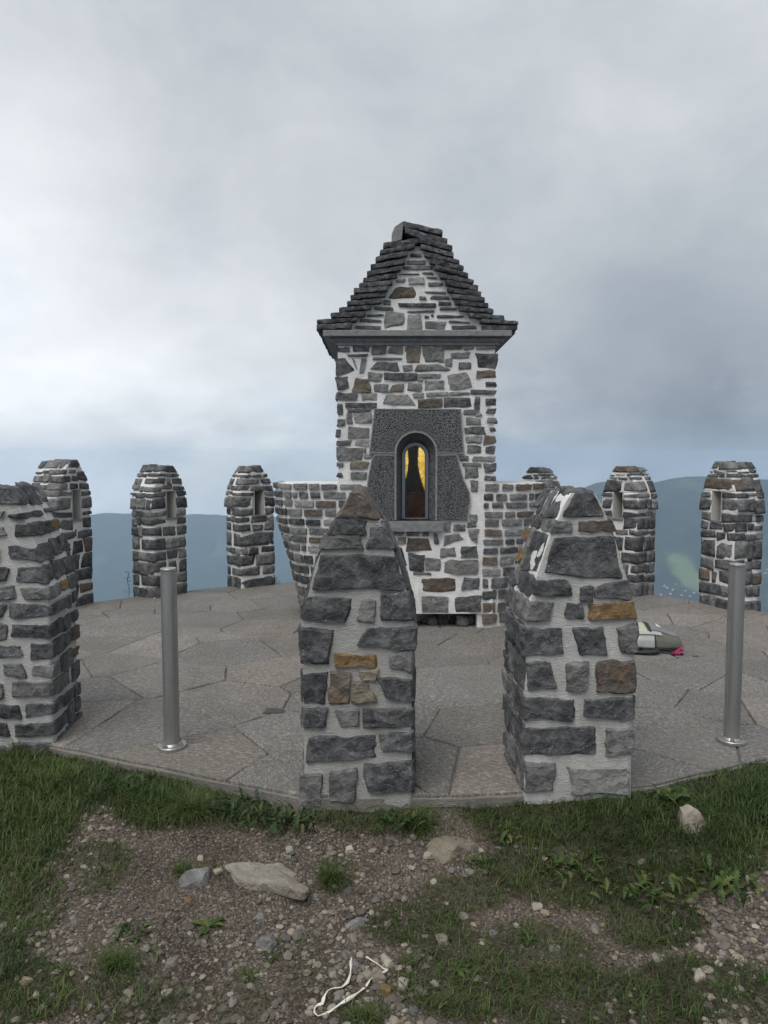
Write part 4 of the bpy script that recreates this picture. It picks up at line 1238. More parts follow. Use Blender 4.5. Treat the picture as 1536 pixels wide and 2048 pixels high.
# smooth margins: thin raised strips round each block and round the arch
def strip(path, w_, y0, y1, closed=False):
    path = [np.array(p) for p in path]
    V, F = [], []
    k = len(path)
    for i, p in enumerate(path):
        a = path[max(i - 1, 0)]; b = path[min(i + 1, k - 1)]
        if closed: a, b = path[i - 1], path[(i + 1) % k]
        tdir = (b - a) / max(np.linalg.norm(b - a), 1e-9)
        nn = np.array([-tdir[1], tdir[0]])
        for s in (-1, 1):
            for y in (y0, y1):
                pp_ = p + nn * s * w_ / 2
                V.append((pp_[0], y, pp_[1]))
    if closed:
        for i in range(k):
            o, e = 4 * i, 4 * ((i + 1) % k)
            F += [(o, e, e + 2, o + 2), (o + 1, o + 3, e + 3, e + 1), (o, o + 1, e + 1, e), (o + 2, e + 2, e + 3, o + 3)]
        return V, F
    for i in range(k - 1):
        o = 4 * i
        F += [(o, o + 4, o + 6, o + 2), (o + 1, o + 3, o + 7, o + 5), (o, o + 1, o + 5, o + 4), (o + 2, o + 6, o + 7, o + 3)]
    F += [(0, 2, 3, 1), (4 * k - 4, 4 * k - 3, 4 * k - 1, 4 * k - 2)]
    return V, F
mg_ = MB()
mg_.add(*strip(arch(ax, azc, ar + .004, azb + .002, 22), .018, -.021, .01))
mg_.add(*strip([cpt(190, 118), cpt(1288, 122)], .010, -.0185, .01))
mg_.add(*strip([cpt(190, 120), cpt(165, 330), cpt(122, 676)], .012, -.0185, .01))
mg_.add(*strip([cpt(1286, 122), cpt(1324, 684)], .012, -.0185, .01))
mg_.add(*strip([cpt(122, 674), cpt(450, 678)], .012, -.0182, .01))
mg_.add(*strip([cpt(980, 676), cpt(1324, 682)], .010, -.0182, .01))
mg_.add(*strip([cpt(*p) for p in lb[:5]], .012, -.0165, .01))
mg_.add(*strip([cpt(195, 703), cpt(445, 706)], .012, -.0168, .01))
mg_.add(*strip([cpt(*p) for p in rb[2:]], .012, -.0165, .01))
mg_.add(*strip([cpt(984, 706), cpt(1236, 702)], .012, -.0168, .01))
mg_.build('smooth_margin', M['dressed'], sur, smooth_sh=False)
# splayed reveal
fr = (cpt(850, 0)[0] - cpt(545, 0)[0]) / 2
fcx = (cpt(850, 0)[0] + cpt(545, 0)[0]) / 2
fzc = cpt(0, 562)[1] - fr
P0, P1 = arch(ax, azc, ar, azb, 24), arch(ax * .9 + fcx * .1, fzc, fr + .014, azb, 24)
k = len(P0)
V = [(x, -.012, z) for x, z in P0] + [(x, .13, z) for x, z in P1]
F = [(i, i + 1, k + i + 1, k + i) for i in range(k - 1)] + [(k - 1, 0, k, 2 * k - 1)]
mesh_obj('reveal', V, F, M['reveal'], sur, smooth_sh=True, sharp=60)
win = empty('window', (0, 0, 0)); win.parent = shrine
fp = arch(ax * .9 + fcx * .1, fzc, fr, azb + .012, 24)
fm = MB()
fm.add(*strip(fp, .030, .098, .15, True))
fm.build('window_frame', M['frame'], win, smooth_sh=False)
ip = arch(ax * .9 + fcx * .1, fzc, fr - .013, azb + .024, 24)
fm2 = MB(); fm2.add(*strip(ip, .010, .110, .145, True)); fm2.build('glazing_bead', M['black_web'], win, smooth_sh=False)
mesh_obj('pane', *extrude(poly_orient(arch(ax * .9 + fcx * .1, fzc, fr - .010, azb + .02, 24)), .124, .128), M['pane'], win, smooth_sh=False)
s0, s1 = cpt(368, 1550), cpt(1062, 1682)
T, F = cube_t(10, 4, 4)
V = rounded(T, ((s1[0] - s0[0]) / 2, .10, (s0[1] - s1[1]) / 2), .006) + np.array([(s0[0] + s1[0]) / 2, .05, (s0[1] + s1[1]) / 2])
mesh_obj('window_sill', V, F, M['dressed'], shrine, sharp=40)
# interior seen through the pane: lining, altar, statue before an amber window
inn = empty('interior', (0, 0, 0)); inn.parent = shrine
wx = ax
lin = MB()
lin.add(*box(wx - .32, wx - .31, .285, 1.0, .76, 2.3)).add(*box(wx + .31, wx + .32, .285, 1.0, .76, 2.3)).add(*box(wx - .31, wx + .31, .285, 1.0, 2.29, 2.30))
lin.build('lining', M['inner'], inn, smooth_sh=False)
mesh_obj('amber_window', *box(wx - .30, wx + .30, .99, 1.0, azb + .2, 2.28), M['amber'], inn, smooth_sh=False)
mesh_obj('altar', *box(wx - .30, wx + .30, .55, .985, .76, azb + .21), M['altar'], inn, smooth_sh=False)
mesh_obj('altar_rail', *box(wx - .305, wx + .305, .52, .60, azb + .212, azb + .245), M['altar'], inn, smooth_sh=False)
pr = [(.15, .0), (.145, .05), (.115, .13), (.085, .21), (.066, .29), (.060, .36), (.066, .45), (.076, .55), (.080, .65), (.078, .75), (.074, .85), (.072, .95), (.05, .99)]
st = MB(); V, F = [], []
for (r_, z) in pr:
    for a in np.linspace(0, 2 * math.pi, 17)[:-1]:
        V.append((wx + .006 + r_ * .8 * math.cos(a) * 1.05, .76 + .7 * r_ * math.sin(a), azb + .21 + z * .95))
for i in range(len(pr) - 1):
    for j in range(16):
        F.append((i * 16 + j, i * 16 + (j + 1) % 16, (i + 1) * 16 + (j + 1) % 16, (i + 1) * 16 + j))
mesh_obj('statue', np.array(V), F, M['statue'], inn)
# cornice
co = MB()
cx0, cx1 = sx(647, 660), sx(1021, 660)
co.add(*box(cx0, cx1, -.075, DEPTH + .06, sz_(675), sz_(663)))
co.add(*box(cx0 + .06, cx1 - .06, -.02, DEPTH + .03, sz_(684), sz_(675) - .001))
co.add(*box(cx0 + .105, cx1 - .105, -.008, DEPTH + .02, sz_(691), sz_(684) - .001))
cm = co.build('cornice', M['dressed'], shrine, smooth_sh=False)
bv = cm.modifiers.new('edge', 'BEVEL'); bv.width = .004; bv.segments = 1
# stepped slate roof: every slab a part
roof = empty('roof', (0, 0, 0)); roof.parent = shrine
SL = [(525, 210, 765, 172, 40), (498, 262, 748, 212, 34), (465, 310, 695, 264, 36), (435, 360, 680, 322, 36), (405, 408, 645, 370, 36), (375, 455, 625, 418, 36), (348, 500, 588, 474, 32), (318, 535, 560, 512, 38),
      (293, 582, 540, 552, 34), (265, 622, 510, 605, 34), (212, 668, 442, 648, 32), (148, 708, 395, 695, 36), (50, 755, 335, 740, 30), (50, 788, 295, 780, 38)]
SR = [(770, 165, 1010, 230, 40), (790, 215, 1028, 278, 36), (820, 268, 1062, 330, 34), (850, 320, 1090, 375, 36), (890, 365, 1125, 428, 34), (925, 425, 1165, 470, 34), (965, 468, 1197, 510, 40), (978, 526, 1220, 556, 34),
      (1015, 566, 1248, 596, 36), (1035, 610, 1272, 636, 34), (1065, 655, 1308, 676, 34), (1135, 703, 1385, 723, 34), (1210, 748, 1483, 765, 30), (1228, 795, 1480, 794, 34)]
RC = [(665, 55, 945, 118, 40), (680, 97, 980, 178, 46)]
def slab(x0, y0, x1, y1, th, d0, d1, n=(8, 6, 3)):
    ta_, tb_ = cpt(x0, y0, 620, 430, 1536 / 430), cpt(x1, y1, 620, 430, 1536 / 430)
    ba_, bb_ = cpt(x0, y0 + th, 620, 430, 1536 / 430), cpt(x1, y1 + th, 620, 430, 1536 / 430)
    V, F = stone_pts([ta_, tb_, bb_, ba_], d0, d1, n, r=.008, amp=.007, chips=1, wob=.16, g=gs)
    mesh_obj('roof_slab', V, F, M['slate'], roof, sharp=30)
for lst in (SL, SR, RC):
    for (x0, y0, x1, y1, th) in lst:
        d = -.05 - gs.uniform(0, .03)
        cuts = [d] + list(np.linspace(d, DEPTH + .05, 4)[1:-1] + gs.uniform(-.1, .1, 2)) + [DEPTH + .05]
        for a, b in zip(cuts[:-1], cuts[1:]):
            slab(x0 + gs.normal(0, 2), y0 + gs.normal(0, 1), x1 + gs.normal(0, 2), y1, th, a + .003, b - .003)
# rounded pale ridge slab on the left of the crest
rp = [cpt(*p, 620, 430, 1536 / 430) for p in ((660, 52), (690, 58), (662, 105), (655, 178), (588, 198), (584, 140), (605, 90))]
rs = mesh_obj('ridge_slab', *extrude(poly_orient(rp), -.02, DEPTH), M['dressed'], roof, smooth_sh=False)
# side eaves slabs hanging under the roof
for sgn, xe in ((-1, sx(636, 665)), (1, sx(1034, 665))):
    a_ = xe + (.12 if sgn < 0 else -.12)
    V, F = box(min(xe - sgn * .02, a_), max(xe - sgn * .02, a_), -.02, DEPTH + .05, sz_(668), sz_(655))
    mesh_obj('eaves_slab', V, F, M['slate'], roof, smooth_sh=False)

# flared parapet
para = empty('parapet', (0, 0, 0)); para.parent = shrine
XC = 0.28
PTOP = sz_(966)
RCN = .52
def pw(z): return np.interp(z, [0, .14, .42, .62, .9, 1.07, PTOP], [1.11, 1.14, 1.20, 1.25, 1.33, 1.38, 1.395])
def ppath(s, z, ins=0.0):
    """s>=0 measured from the centre of the front to the right, round the corner and along the side"""
    W_ = float(pw(z)) - ins
    R = RCN - ins * .5
    L1 = W_ - R; L2 = math.pi / 2 * R
    yf = .002 + ins
    flare = (1.415 - float(pw(z))) 
    if s < L1: return (s, yf, 0.0, -1.0)
    if s < L1 + L2:
        a = (s - L1) / R
        return (L1 + R * math.sin(a), yf + R * (1 - math.cos(a)), math.sin(a), -math.cos(a))
    return (W_, yf + R + (s - L1 - L2), 1.0, 0.0)
pc = MB()
zz = np.linspace(-.02, PTOP - .012, 22)
ss_n = 46
V = []
for z in zz:
    W_ = float(pw(z)); Lt = (W_ - .014 - RCN + .007) + math.pi / 2 * (RCN - .007) + .75
    ring = []
    for i in range(ss_n):
        x, y, _, _ = ppath(Lt * i / (ss_n - 1), z, .014); ring.append((XC + x, y, z))
    left = [(2 * XC - p[0], p[1], p[2]) for p in ring[1:]][::-1]
    V += left + ring
kk = 2 * ss_n - 1
F = []
cut0, cut1 = rx0 - .03, rx1 + .03
for r_ in range(len(zz) - 1):
    for i in range(kk - 1):
        xm = (V[r_ * kk + i][0] + V[r_ * kk + i + 1][0]) / 2
        if V[r_ * kk + i][1] < .1 and XL + .1 < xm < XR - .1: continue
        F.append((r_ * kk + i, r_ * kk + i + 1, (r_ + 1) * kk + i + 1, (r_ + 1) * kk + i))
tp0 = (len(zz) - 1) * kk
li = [i for i in range(kk) if V[tp0 + i][0] < XL + .05]
ri = [i for i in range(kk) if V[tp0 + i][0] > XR - .05]
yb_ = V[tp0][1]
for ids, xe in ((li, XL + .05), (ri, XR - .05)):
    b0 = len(V)
    pts_ = [(V[tp0 + i][0], V[tp0 + i][1], PTOP - .012) for i in ids]
    pts_ = pts_ + [(xe, pts_[-1][1], PTOP - .012), (xe, yb_, PTOP - .012)] if ids is li else [(xe, yb_, PTOP - .012), (xe, pts_[0][1], PTOP - .012)] + pts_
    V += pts_
    F.append(tuple(range(b0, len(V))))
V = np.array(V)
mesh_obj('mortar_core', V, F, M['mortar_white'], para, smooth_sh=False)
def para_stone(s0, s1, z0, z1, sgn, mat):
    sm, zm = (s0 + s1) / 2, (z0 + z1) / 2
    x, y, nx_, ny_ = ppath(sm, zm)
    xu, yu, _, _ = ppath(sm + (float(pw(z1)) - float(pw(zm))) * (sm > .6), z1)
    w = s1 - s0
    V, F = stone_pts([(-w / 2, z1 - zm), (w / 2, z1 - zm), (w / 2, z0 - zm), (-w / 2, z0 - zm)], -.004 - gs.uniform(0, .007), .05, (5, 2, 5), r=.008, amp=.003, chips=1, wob=.13, g=gs, lim=.006)
    # bend along the path
    out = []
    for (u, d, z) in V:
        px_, py_, ax_, ay_ = ppath(max(sm + u, 0), zm + z)
        out.append((XC + sgn * (px_ - ax_ * d), py_ - ay_ * d, zm + z))
    out = np.array(out)
    if sgn < 0: F = F[:, ::-1]
    mesh_obj('stone', out, F, M[mat], para, sharp=45)
for sgn, xs0 in ((-1, XC - sx(724, 1000)), (1, sx(966, 1000) - XC)):
    z = PTOP - .006
    while z > .03:
        h_ = gs.uniform(.055, .072) if z > .75 else gs.uniform(.075, .105)
        z0 = max(z - h_, 0.0)
        s = xs0 + gs.uniform(0, .02)
        W_ = float(pw(z)); Lt = (W_ - RCN) + math.pi / 2 * RCN + .5
        if z < 1.0 and sgn < 0: s = xs0 + .0
        while s < Lt:
            w = gs.uniform(.085, .20) * (1.1 if z > .75 else .95)
            if gs.random() < .12: w = .05
            para_stone(s, s + w, z0 + gs.uniform(0, .006), z - gs.uniform(0, .006), sgn, ['dark', 'mid', 'dark', 'mid', 'brown', 'dark', 'light'][gs.integers(0, 7)])
            s += w + gs.uniform(.02, .034)
        z = z0 - gs.uniform(.016, .026)
# stones of the lower wall left of the opening, behind the front merlon
z = 1.02
while z > .2:
    h_ = gs.uniform(.08, .13)
    a = XC - .50
    while a < sx(778, 1100) - .03:
        b = a + gs.uniform(.1, .2)
        if z > .98 and b > sx(735): break
        wall_stone(wl, [(a, z), (b, z), (b, z - h_), (a, z - h_)], 'mid' if gs.random() < .5 else 'dark', n=4)
        a = b + .025
    z -= h_ + .025

# ------------------------------------------------------------------ steel bollards
def lathe(pr, k=40):
    V, F = [], []
    for r_, z in pr:
        for i in range(k):
            a = 2 * math.pi * i / k
            V.append((r_ * math.cos(a), r_ * math.sin(a), z))
    for j in range(len(pr) - 1):
        for i in range(k):
            F.append((j * k + i, j * k + (i + 1) % k, (j + 1) * k + (i + 1) % k, (j + 1) * k + i))
    F.append(tuple(range(k - 1, -1, -1)))
    F.append(tuple((len(pr) - 1) * k + i for i in range(k)))
    return V, F
def bollard(u0, v0, u1, v1, lab):
    b = on_z(u0, v0)
    p = on_y(u1, v1, b[1])
    H = p[2]
    e = empty('bollard', (b[0], b[1], 0.0), 0.4, lab, 'bollard', 'steel bollards on the terrace')
    mesh_obj('post', *lathe([(.0425, .012), (.0425, H - .034), (.0405, H - .033), (.0405, H - .030), (.0425, H - .029), (.0425, H - .018)]), M['steel'], e, sharp=35)
    mesh_obj('cap', *lathe([(.0385, H - .0175), (.0385, H - .012), (.0435, H - .0115), (.0435, H - .003), (.041, H)]), M['steel'], e, sharp=35)
    mesh_obj('flange', *lathe([(.077, .001), (.0785, .003), (.0785, .017), (.076, .020), (.050, .020), (.046, .026), (.0427, .030)]), M['steel'], e, sharp=35)
    for k in range(4):
        a = math.pi / 4 + k * math.pi / 2
        V, F = lathe([(.014, .0205), (.014, .024), (.0115, .0241), (.0115, .034), (.006, .0342), (.006, .042)], 6)
        V = [(x + .061 * math.cos(a), y + .061 * math.sin(a), z) for x, y, z in V]
        mesh_obj('bolt', V, F, M['steel'], e, smooth_sh=False)
    return e
bollard(344, 1495, 337, 1136, 'brushed steel bollard bolted to the paving beside the cut-off left merlon')
bollard(1463, 1483, 1474, 1127, 'brushed steel bollard bolted to the paving in front of the far right merlon')

# ------------------------------------------------------------------ backpack
bp0 = on_z(1215, 1306); bp1 = on_z(1368, 1306)
bag = empty('backpack', (bp1[0], bp1[1], 0.0), math.radians(-4), 'grey and pale green backpack lying flat on the paving, with magenta straps', 'backpack')
LB = .66
def bag_pt(s, t, off=0.0):
    """s 0 (right end) .. 1 (left end); t round the section from front bottom, up, over, to the rear bottom"""
    sec = np.array([(.03, .012), (-.005, .045), (.0, .10), (.025, .142), (.10, .176), (.20, .196), (.28, .185), (.33, .13), (.345, .05), (.32, .012)])
    k = np.linspace(0, 1, len(sec))
    y = np.interp(t, k, sec[:, 0]); z = np.interp(t, k, sec[:, 1])
    shr = 1 - .30 * smooth(.22, 0.0, s)
    endc = smooth(0.0, .05, s)
    y = .16 + (y - .16) * (0.80 + 0.20 * smooth(0, .3, s)) * (0.86 + .14 * endc)
    z = z * (0.66 + .34 * smooth(0.0, .36, s)) * (0.88 + .12 * endc)
    x = -s * LB + .0
    c_ = np.array([x, .16, .08])
    p = np.array([x, y, z])
    d = p - c_; d[0] = 0
    nd = d / max(np.linalg.norm(d), 1e-6)
    w = fbm(np.array([[s * 7, t * 5, .3]]), 3, 8)[0] * .010
    return p + nd * (off + w)
def bag_panel(name, s0, s1, t0, t1, off, mat, k=16, l=14, thick=None):
    V, F = [], []
    lays = (off,) if thick is None else (off, off - thick)
    for o_ in lays:
        for i in range(k + 1):
            for j in range(l + 1):
                V.append(bag_pt(s0(j / l) + (s1(j / l) - s0(j / l)) * i / k if callable(s0) else s0 + (s1 - s0) * i / k, t0 + (t1 - t0) * j / l, o_))
    for i in range(k):
        for j in range(l):
            a = i * (l + 1) + j
            F.append((a, a + 1, a + l + 2, a + l + 1))
    return mesh_obj(name, np.array(V), F, mat, bag)
V, F = [], []
k, l = 26, 26
for i in range(k + 1):
    for j in range(l + 1):
        V.append(bag_pt(i / k, j / l))
for i in range(k):
    for j in range(l):
        a = i * (l + 1) + j
        F.append((a, a + 1, a + l + 2, a + l + 1))
F.append(tuple(j for j in range(l + 1))[::-1]); F.append(tuple(k * (l + 1) + j for j in range(l + 1)))
F += [(i * (l + 1) + l, i * (l + 1), (i + 1) * (l + 1), (i + 1) * (l + 1) + l) for i in range(k)]
mesh_obj('body', np.array(V), F, M['bag_olive'], bag)
bag_panel('side_panel', .36, 1.0, .06, .33, .005, M['bag_silver'])
bag_panel('top_panel', .42, 1.0, .36, .72, .005, M['bag_light'])
bag_panel('lid_panel', .02, .36, .42, .80, .005, M['bag_grey'])
bag_panel('edge_panel', .26, 1.0, .335, .40, .007, M['bag_silver'])
bag_panel('piping', .345, .362, .05, .34, .009, M['black_web'], 2, 14)
bag_panel('piping', .36, 1.0, .325, .340, .009, M['black_web'], 14, 2)
bag_panel('piping', .375, .40, .38, .80, .009, M['black_web'], 2, 14)
bag_panel('printed_mark', .20, .225, .52, .60, .009, M['white_print'], 3, 4)
bag_panel('printed_mark', .235, .27, .50, .58, .009, M['white_print'], 3, 4)
def tube(pts, r, k=8, flat=1.0):
    pts = [Vector(p) for p in pts]
    V, F = [], []
    for i, p in enumerate(pts):
        d = (pts[min(i + 1, len(pts) - 1)] - pts[max(i - 1, 0)]).normalized()
        s_ = d.cross(Vector((0, 0, 1))).normalized(); u_ = s_.cross(d)
        for a in range(k):
            t_ = 2 * math.pi * a / k
            V.append(p + s_ * r * math.cos(t_) + u_ * r * flat * math.sin(t_))
    for i in range(len(pts) - 1):
        for a in range(k):
            F.append((i * k + a, i * k + (a + 1) % k, (i + 1) * k + (a + 1) % k, (i + 1) * k + a))
    F.append(tuple(range(k - 1, -1, -1))); F.append(tuple((len(pts) - 1) * k + a for a in range(k)))
    return [tuple(v) for v in V], F
mesh_obj('shoulder_strap', *tube([(-.56, -.02, .02), (-.44, -.06, .018), (-.33, -.085, .022), (-.26, -.085, .028), (-.235, -.06, .03), (-.25, -.03, .03)], .028, 10, .55), M['black_web'], bag)
mesh_obj('strap', *tube([(-.34, -.03, .03), (-.22, -.02, .02), (-.13, -.035, .012), (-.075, -.055, .012)], .012, 8, .4), M['black_web'], bag)
mesh_obj('strap', *tube([(-.36, -.015, .04), (-.2, -.005, .035), (-.08, -.01, .02), (.0, .02, .018)], .010, 8, .4), M['black_web'], bag)
mesh_obj('magenta_strap', *tube([(-.115, -.065, .008), (-.085, -.065, .03), (-.05, -.055, .052), (-.022, -.045, .072)], .016, 8, .25), M['magenta'], bag)
mesh_obj('magenta_strap', *tube([(-.10, -.075, .010), (-.075, -.085, .022), (-.055, -.088, .028), (-.045, -.08, .010)], .018, 8, .5), M['magenta'], bag)
p = on_z(1392, 1313)
lf = mesh_obj('dry_leaf', [(-.028, 0, .003), (-.01, -.012, .012), (.012, -.01, .009), (.034, 0, .003), (.012, .011, .012), (-.01, .012, .008), (0, 0, .016)], [(0, 1, 6), (1, 2, 6), (2, 3, 6), (3, 4, 6), (4, 5, 6), (5, 0, 6)], M['dead_leaf'])
lf.location = p
tag(lf, 'curled dry brown leaf on the paving right of the backpack', 'leaf')

# ------------------------------------------------------------------ rocks lying on the ground
def rock(name, u, v, w, d, h, mat, label, seed, rz=0.0, group=None, sink=.3, n=9, flatn=0.0, cat='stone'):
    g = np.random.default_rng(seed)
    p = on_ground(u, v)
    T, F = cube_t(n, n, max(4, n // 2))
    V = rounded(T, (w / 2, d / 2, h / 2), min(w, d, h) * .3)
    for k in range(7):
        nn = g.normal(0, 1, 3); nn[2] = abs(nn[2]) * .8; nn /= np.linalg.norm(nn)
        dist = np.sum(np.abs(nn) * np.array([w, d, h])) / 2 * g.uniform(.45, .75)
        t_ = np.maximum(V @ nn - dist, 0)
        V = V - nn * t_[:, None]
    if flatn:
        an = np.arctan2(V[:, 1] / d, V[:, 0] / w)
        V[:, :2] *= (1 + flatn * fbm(np.stack([np.cos(an) * 1.9, np.sin(an) * 1.9, 0 * an + seed], -1), 4, 3))[:, None]
    V = V + (fbm(V / (min(w, d) * .35) + seed, 4, 6, .55) * min(w, d, h) * .10)[:, None] * (V / np.maximum(np.linalg.norm(V, axis=1, keepdims=True), 1e-6))
    o = mesh_obj(name, V, F, M[mat], sharp=28)
    o.location = (p[0], p[1], p[2] + h * (.5 - sink)); o.rotation_euler = (g.uniform(-.12, .12), g.uniform(-.12, .12), rz)
    return tag(o, label, cat, group)
rock('rock', 1378, 1648, .135, .11, .10, 'beige', 'pale beige angular rock lying in the grass at the right', 5, .5, sink=.25, n=12)
rock('embedded_rock', 518, 1735, .50, .20, .06, 'bedrock', 'large flat pale rock set in the ground in front of the foremost merlon', 8, -.35, sink=.86, n=26, flatn=.38)
rock('embedded_rock', 905, 1690, .24, .16, .07, 'tan', 'flat rock half buried in the bank below the foremost merlon', 23, .3, sink=.72, n=16, flatn=.35)
rock('rock', 389, 1758, .125, .085, .045, 'mid', 'grey wedge-shaped rock on the dark gravel left of the big flat rock', 9, .1, sink=.35, n=10)
rock('rock', 533, 1893, .075, .05, .05, 'mid', 'upright grey stone leaning in the gravel at lower centre left', 10, .6, sink=.3, n=8)
rock('rock', 344, 1925, .06, .045, .022, 'pebble', 'flat grey stone next to the small leafy weed', 12, .2, sink=.35, n=7)
rock('rock', 774, 1925, .035, .10, .03, 'beige', 'long tan stone behind the white tape', 13, .3, sink=.3, n=8)
rock('rock', 757, 1957, .055, .05, .035, 'tan', 'rounded tan stone touching the fold of the white tape', 14, .3, sink=.3, n=8)
rock('rock', 772, 1985, .045, .055, .03, 'ochre', 'orange-brown stone just right of the white tape', 15, .2, sink=.3, n=8)
rock('rock', 805, 1972, .038, .055, .035, 'beige', 'pale upright stone right of the orange-brown stone', 16, -.2, sink=.25, n=8)
rock('rock', 700, 1702, .045, .03, .03, 'beige', 'small tan stone on the bare soil below the foremost merlon', 17, .3, sink=.2, n=7)
rock('rock', 1076, 1815, .05, .03, .025, 'beige', 'pale rounded stone in the patchy grass at right of centre', 18, .1, sink=.25, n=7)
rock('rock', 1108, 1898, .045, .03, .02, 'light', 'white-topped flat stone at lower right of centre', 19, .1, sink=.25, n=7)
rock('rock', 1400, 1953, .06, .04, .028, 'beige', 'smooth pale stone in the grass near the lower right corner', 20, .2, sink=.3, n=8)
rock('rock', 716, 1845, .12, .05, .02, 'mid', 'long flat grey slab in the gravel above the white tape', 21, .7, sink=.4, n=9)
rock('rock', 885, 1880, .05, .06, .03, 'tan', 'tan stone standing at the edge of the short grass, lower centre', 25, .2, sink=.3, n=8)
rock('rock', 376, 1802, .03, .022, .018, 'ochre', 'small orange stone on the dark gravel', 22, .2, sink=.25, n=6)
g4 = np.random.default_rng(31)
cnt = 0
while cnt < 60:
    u, v = g4.uniform(90, 1500), g4.uniform(1690, 2040)
    p = on_ground(u, v)
    c_, _ = cover(np.array([p[0]]), np.array([p[1]]))
    if c_[0] > .5 or (150 < u < 480 and v < 1840 and g4.random() < .8): continue
    s_ = g4.uniform(.018, .036)
    mk = ['pebble', 'pebble', 'light', 'mid', 'beige'][g4.integers(0, 5)]
    cn = {'pebble': 'mottled grey-brown', 'light': 'pale grey', 'mid': 'dark grey', 'beige': 'beige'}[mk]
    rock('loose_stone', u, v, s_ * g4.uniform(.9, 1.5), s_, s_ * g4.uniform(.3, .55), mk, 'small %s stone lying loose in the gravel' % cn, 300 + cnt, g4.uniform(0, 3), 'small loose %s stones in the gravel' % cn, .36, 6)
    cnt += 1

# white cloth tape
tp = [(703, 1922), (702, 1940), (701, 1958), (695, 1970), (684, 1979), (665, 1985), (655, 1992), (648, 2002), (645, 2012), (634, 2016), (629, 2026), (629, 2036), (636, 2041), (645, 2034), (660, 2029), (682, 2017), (705, 2004), (720, 1990), (731, 1978), (740, 1965), (757, 1957), (771, 1953), (775, 1946), (766, 1940), (750, 1931), (732, 1923)]
P3 = []
for i, (u, v) in enumerate(tp):
    p = on_ground(u, v); p[2] += .014 + .006 * math.sin(i * 1.3); P3.append(p)
V, F = [], []
P3 = np.array(P3)
# resample
seg = np.r_[0, np.cumsum(np.linalg.norm(np.diff(P3, axis=0), axis=1))]
tt = np.linspace(0, seg[-1], 90)
P3 = np.stack([np.interp(tt, seg, P3[:, i]) for i in range(3)], 1)
for i, p in enumerate(P3):
    d = P3[min(i + 1, 89)] - P3[max(i - 1, 0)]; d /= np.linalg.norm(d)
    s_ = np.cross(d, [0, 0, 1]); s_ /= np.linalg.norm(s_)
    tw = .6 * math.sin(i * .21) + .3 * math.sin(i * .67)
    wd = .0062 * (.7 + .3 * math.sin(i * .5))
    if i < 3 or i > 86: wd *= .6
    sv = s_ * math.cos(tw) + np.array([0, 0, 1]) * math.sin(tw)
    up = np.cross(sv, d) * .0015
    V += [p - sv * wd - up, p + sv * wd - up, p + sv * wd + up, p - sv * wd + up]
for i in range(89):
    for a in range(4):
        F.append((i * 4 + a, i * 4 + (a + 1) % 4, i * 4 + 4 + (a + 1) % 4, i * 4 + 4 + a))
F += [(3, 2, 1, 0), (356, 357, 358, 359)]
tag(mesh_obj('cloth_tape', np.array(V), F, M['ribbon']), 'crumpled off-white cloth tape looped on the gravel', 'tape')

# ------------------------------------------------------------------ weeds and tufts
def leaf_mesh(L, w, lobes, curl, seed):
    g = np.random.default_rng(seed)
    n_ = 13 if lobes else 8
    V, F = [], []
    for i in range(n_ + 1):
        t_ = i / n_
        prof = math.sin(math.pi * min(1, t_ * .92 + .06)) ** .8 * (.45 + .55 * t_) if t_ < 1 else 0.03
        if lobes: prof *= (1.0 if i % 2 else .38) * g.uniform(.85, 1.15)
        x = L * (t_ - .15 * curl * t_ ** 2)
        z = L * (.42 * t_ - curl * .55 * t_ ** 2)
        hw_ = w * prof / 2
        V += [(x - (.10 * L if lobes and i % 2 == 0 else 0) * .3, -hw_, z + hw_ * .35), (x, 0, z), (x - (.10 * L if lobes and i % 2 == 0 else 0) * .3, hw_, z + hw_ * .35)]
    for i in range(n_):
        a = 3 * i
        F += [(a, a + 3, a + 4, a + 1), (a + 1, a + 4, a + 5, a + 2)]
    return V, F
def weed(name, u, v, n_, L, w, lobes, label, seed, mat='weed', group=None, lift=0.0, spread=.4):
    g = np.random.default_rng(seed)
    p = on_ground(u, v)
    e = empty(name, (p[0], p[1], p[2] - .003), 0, label, 'plant', group)
    for k in range(n_):
        a = k * 2.4 + g.uniform(-.3, .3)
        V, F = leaf_mesh(L * g.uniform(.6, 1.1), w * g.uniform(.8, 1.2), lobes, g.uniform(.55, 1.0), seed * 50 + k)
        o = mesh_obj('leaf', V, F, M[mat], e)
        o.rotation_euler = (g.uniform(-.25, .25), -lift * g.uniform(.3, 1.1) - g.uniform(0, .2), a)
        if lift > .3:
            o.location = (g.normal(0, L * spread), g.normal(0, L * spread * .6), g.uniform(0, L * .3))
weed('broadleaf_weed', 416, 1853, 9, .075, .032, False, 'flat rosette weed with broad leaves in the middle of the left gravel', 1)
weed('leafy_weed', 268, 1868, 11, .075, .020, False, 'bright green weed with upright leaves, left of the flat rosette', 2, lift=.5)
weed('grey_weed', 314, 1905, 7, .05, .020, False, 'small dull grey-green weed beside the flat grey stone', 3, 'herb')
weed('leafy_weed', 537, 1918, 6, .05, .018, False, 'tiny weed at the foot of the leaning grey stone', 4, 'herb', lift=.3)
weed('leafy_weed', 914, 1938, 6, .06, .026, False, 'small broad-leaved weed in the short grass at lower centre', 5)
weed('leafy_weed', 1010, 1686, 10, .075, .030, True, 'toothed weed on the grass bank between the two front merlons', 6, lift=.5)
weed('leafy_weed', 946, 1730, 9, .07, .028, True, 'toothed weed at the edge of the pebbles below the bank', 7, lift=.4)
weed('leafy_weed', 1145, 1745, 54, .085, .032, True, 'spreading yellow-green weed with jagged leaves right of centre', 8, lift=.7, spread=1.0)
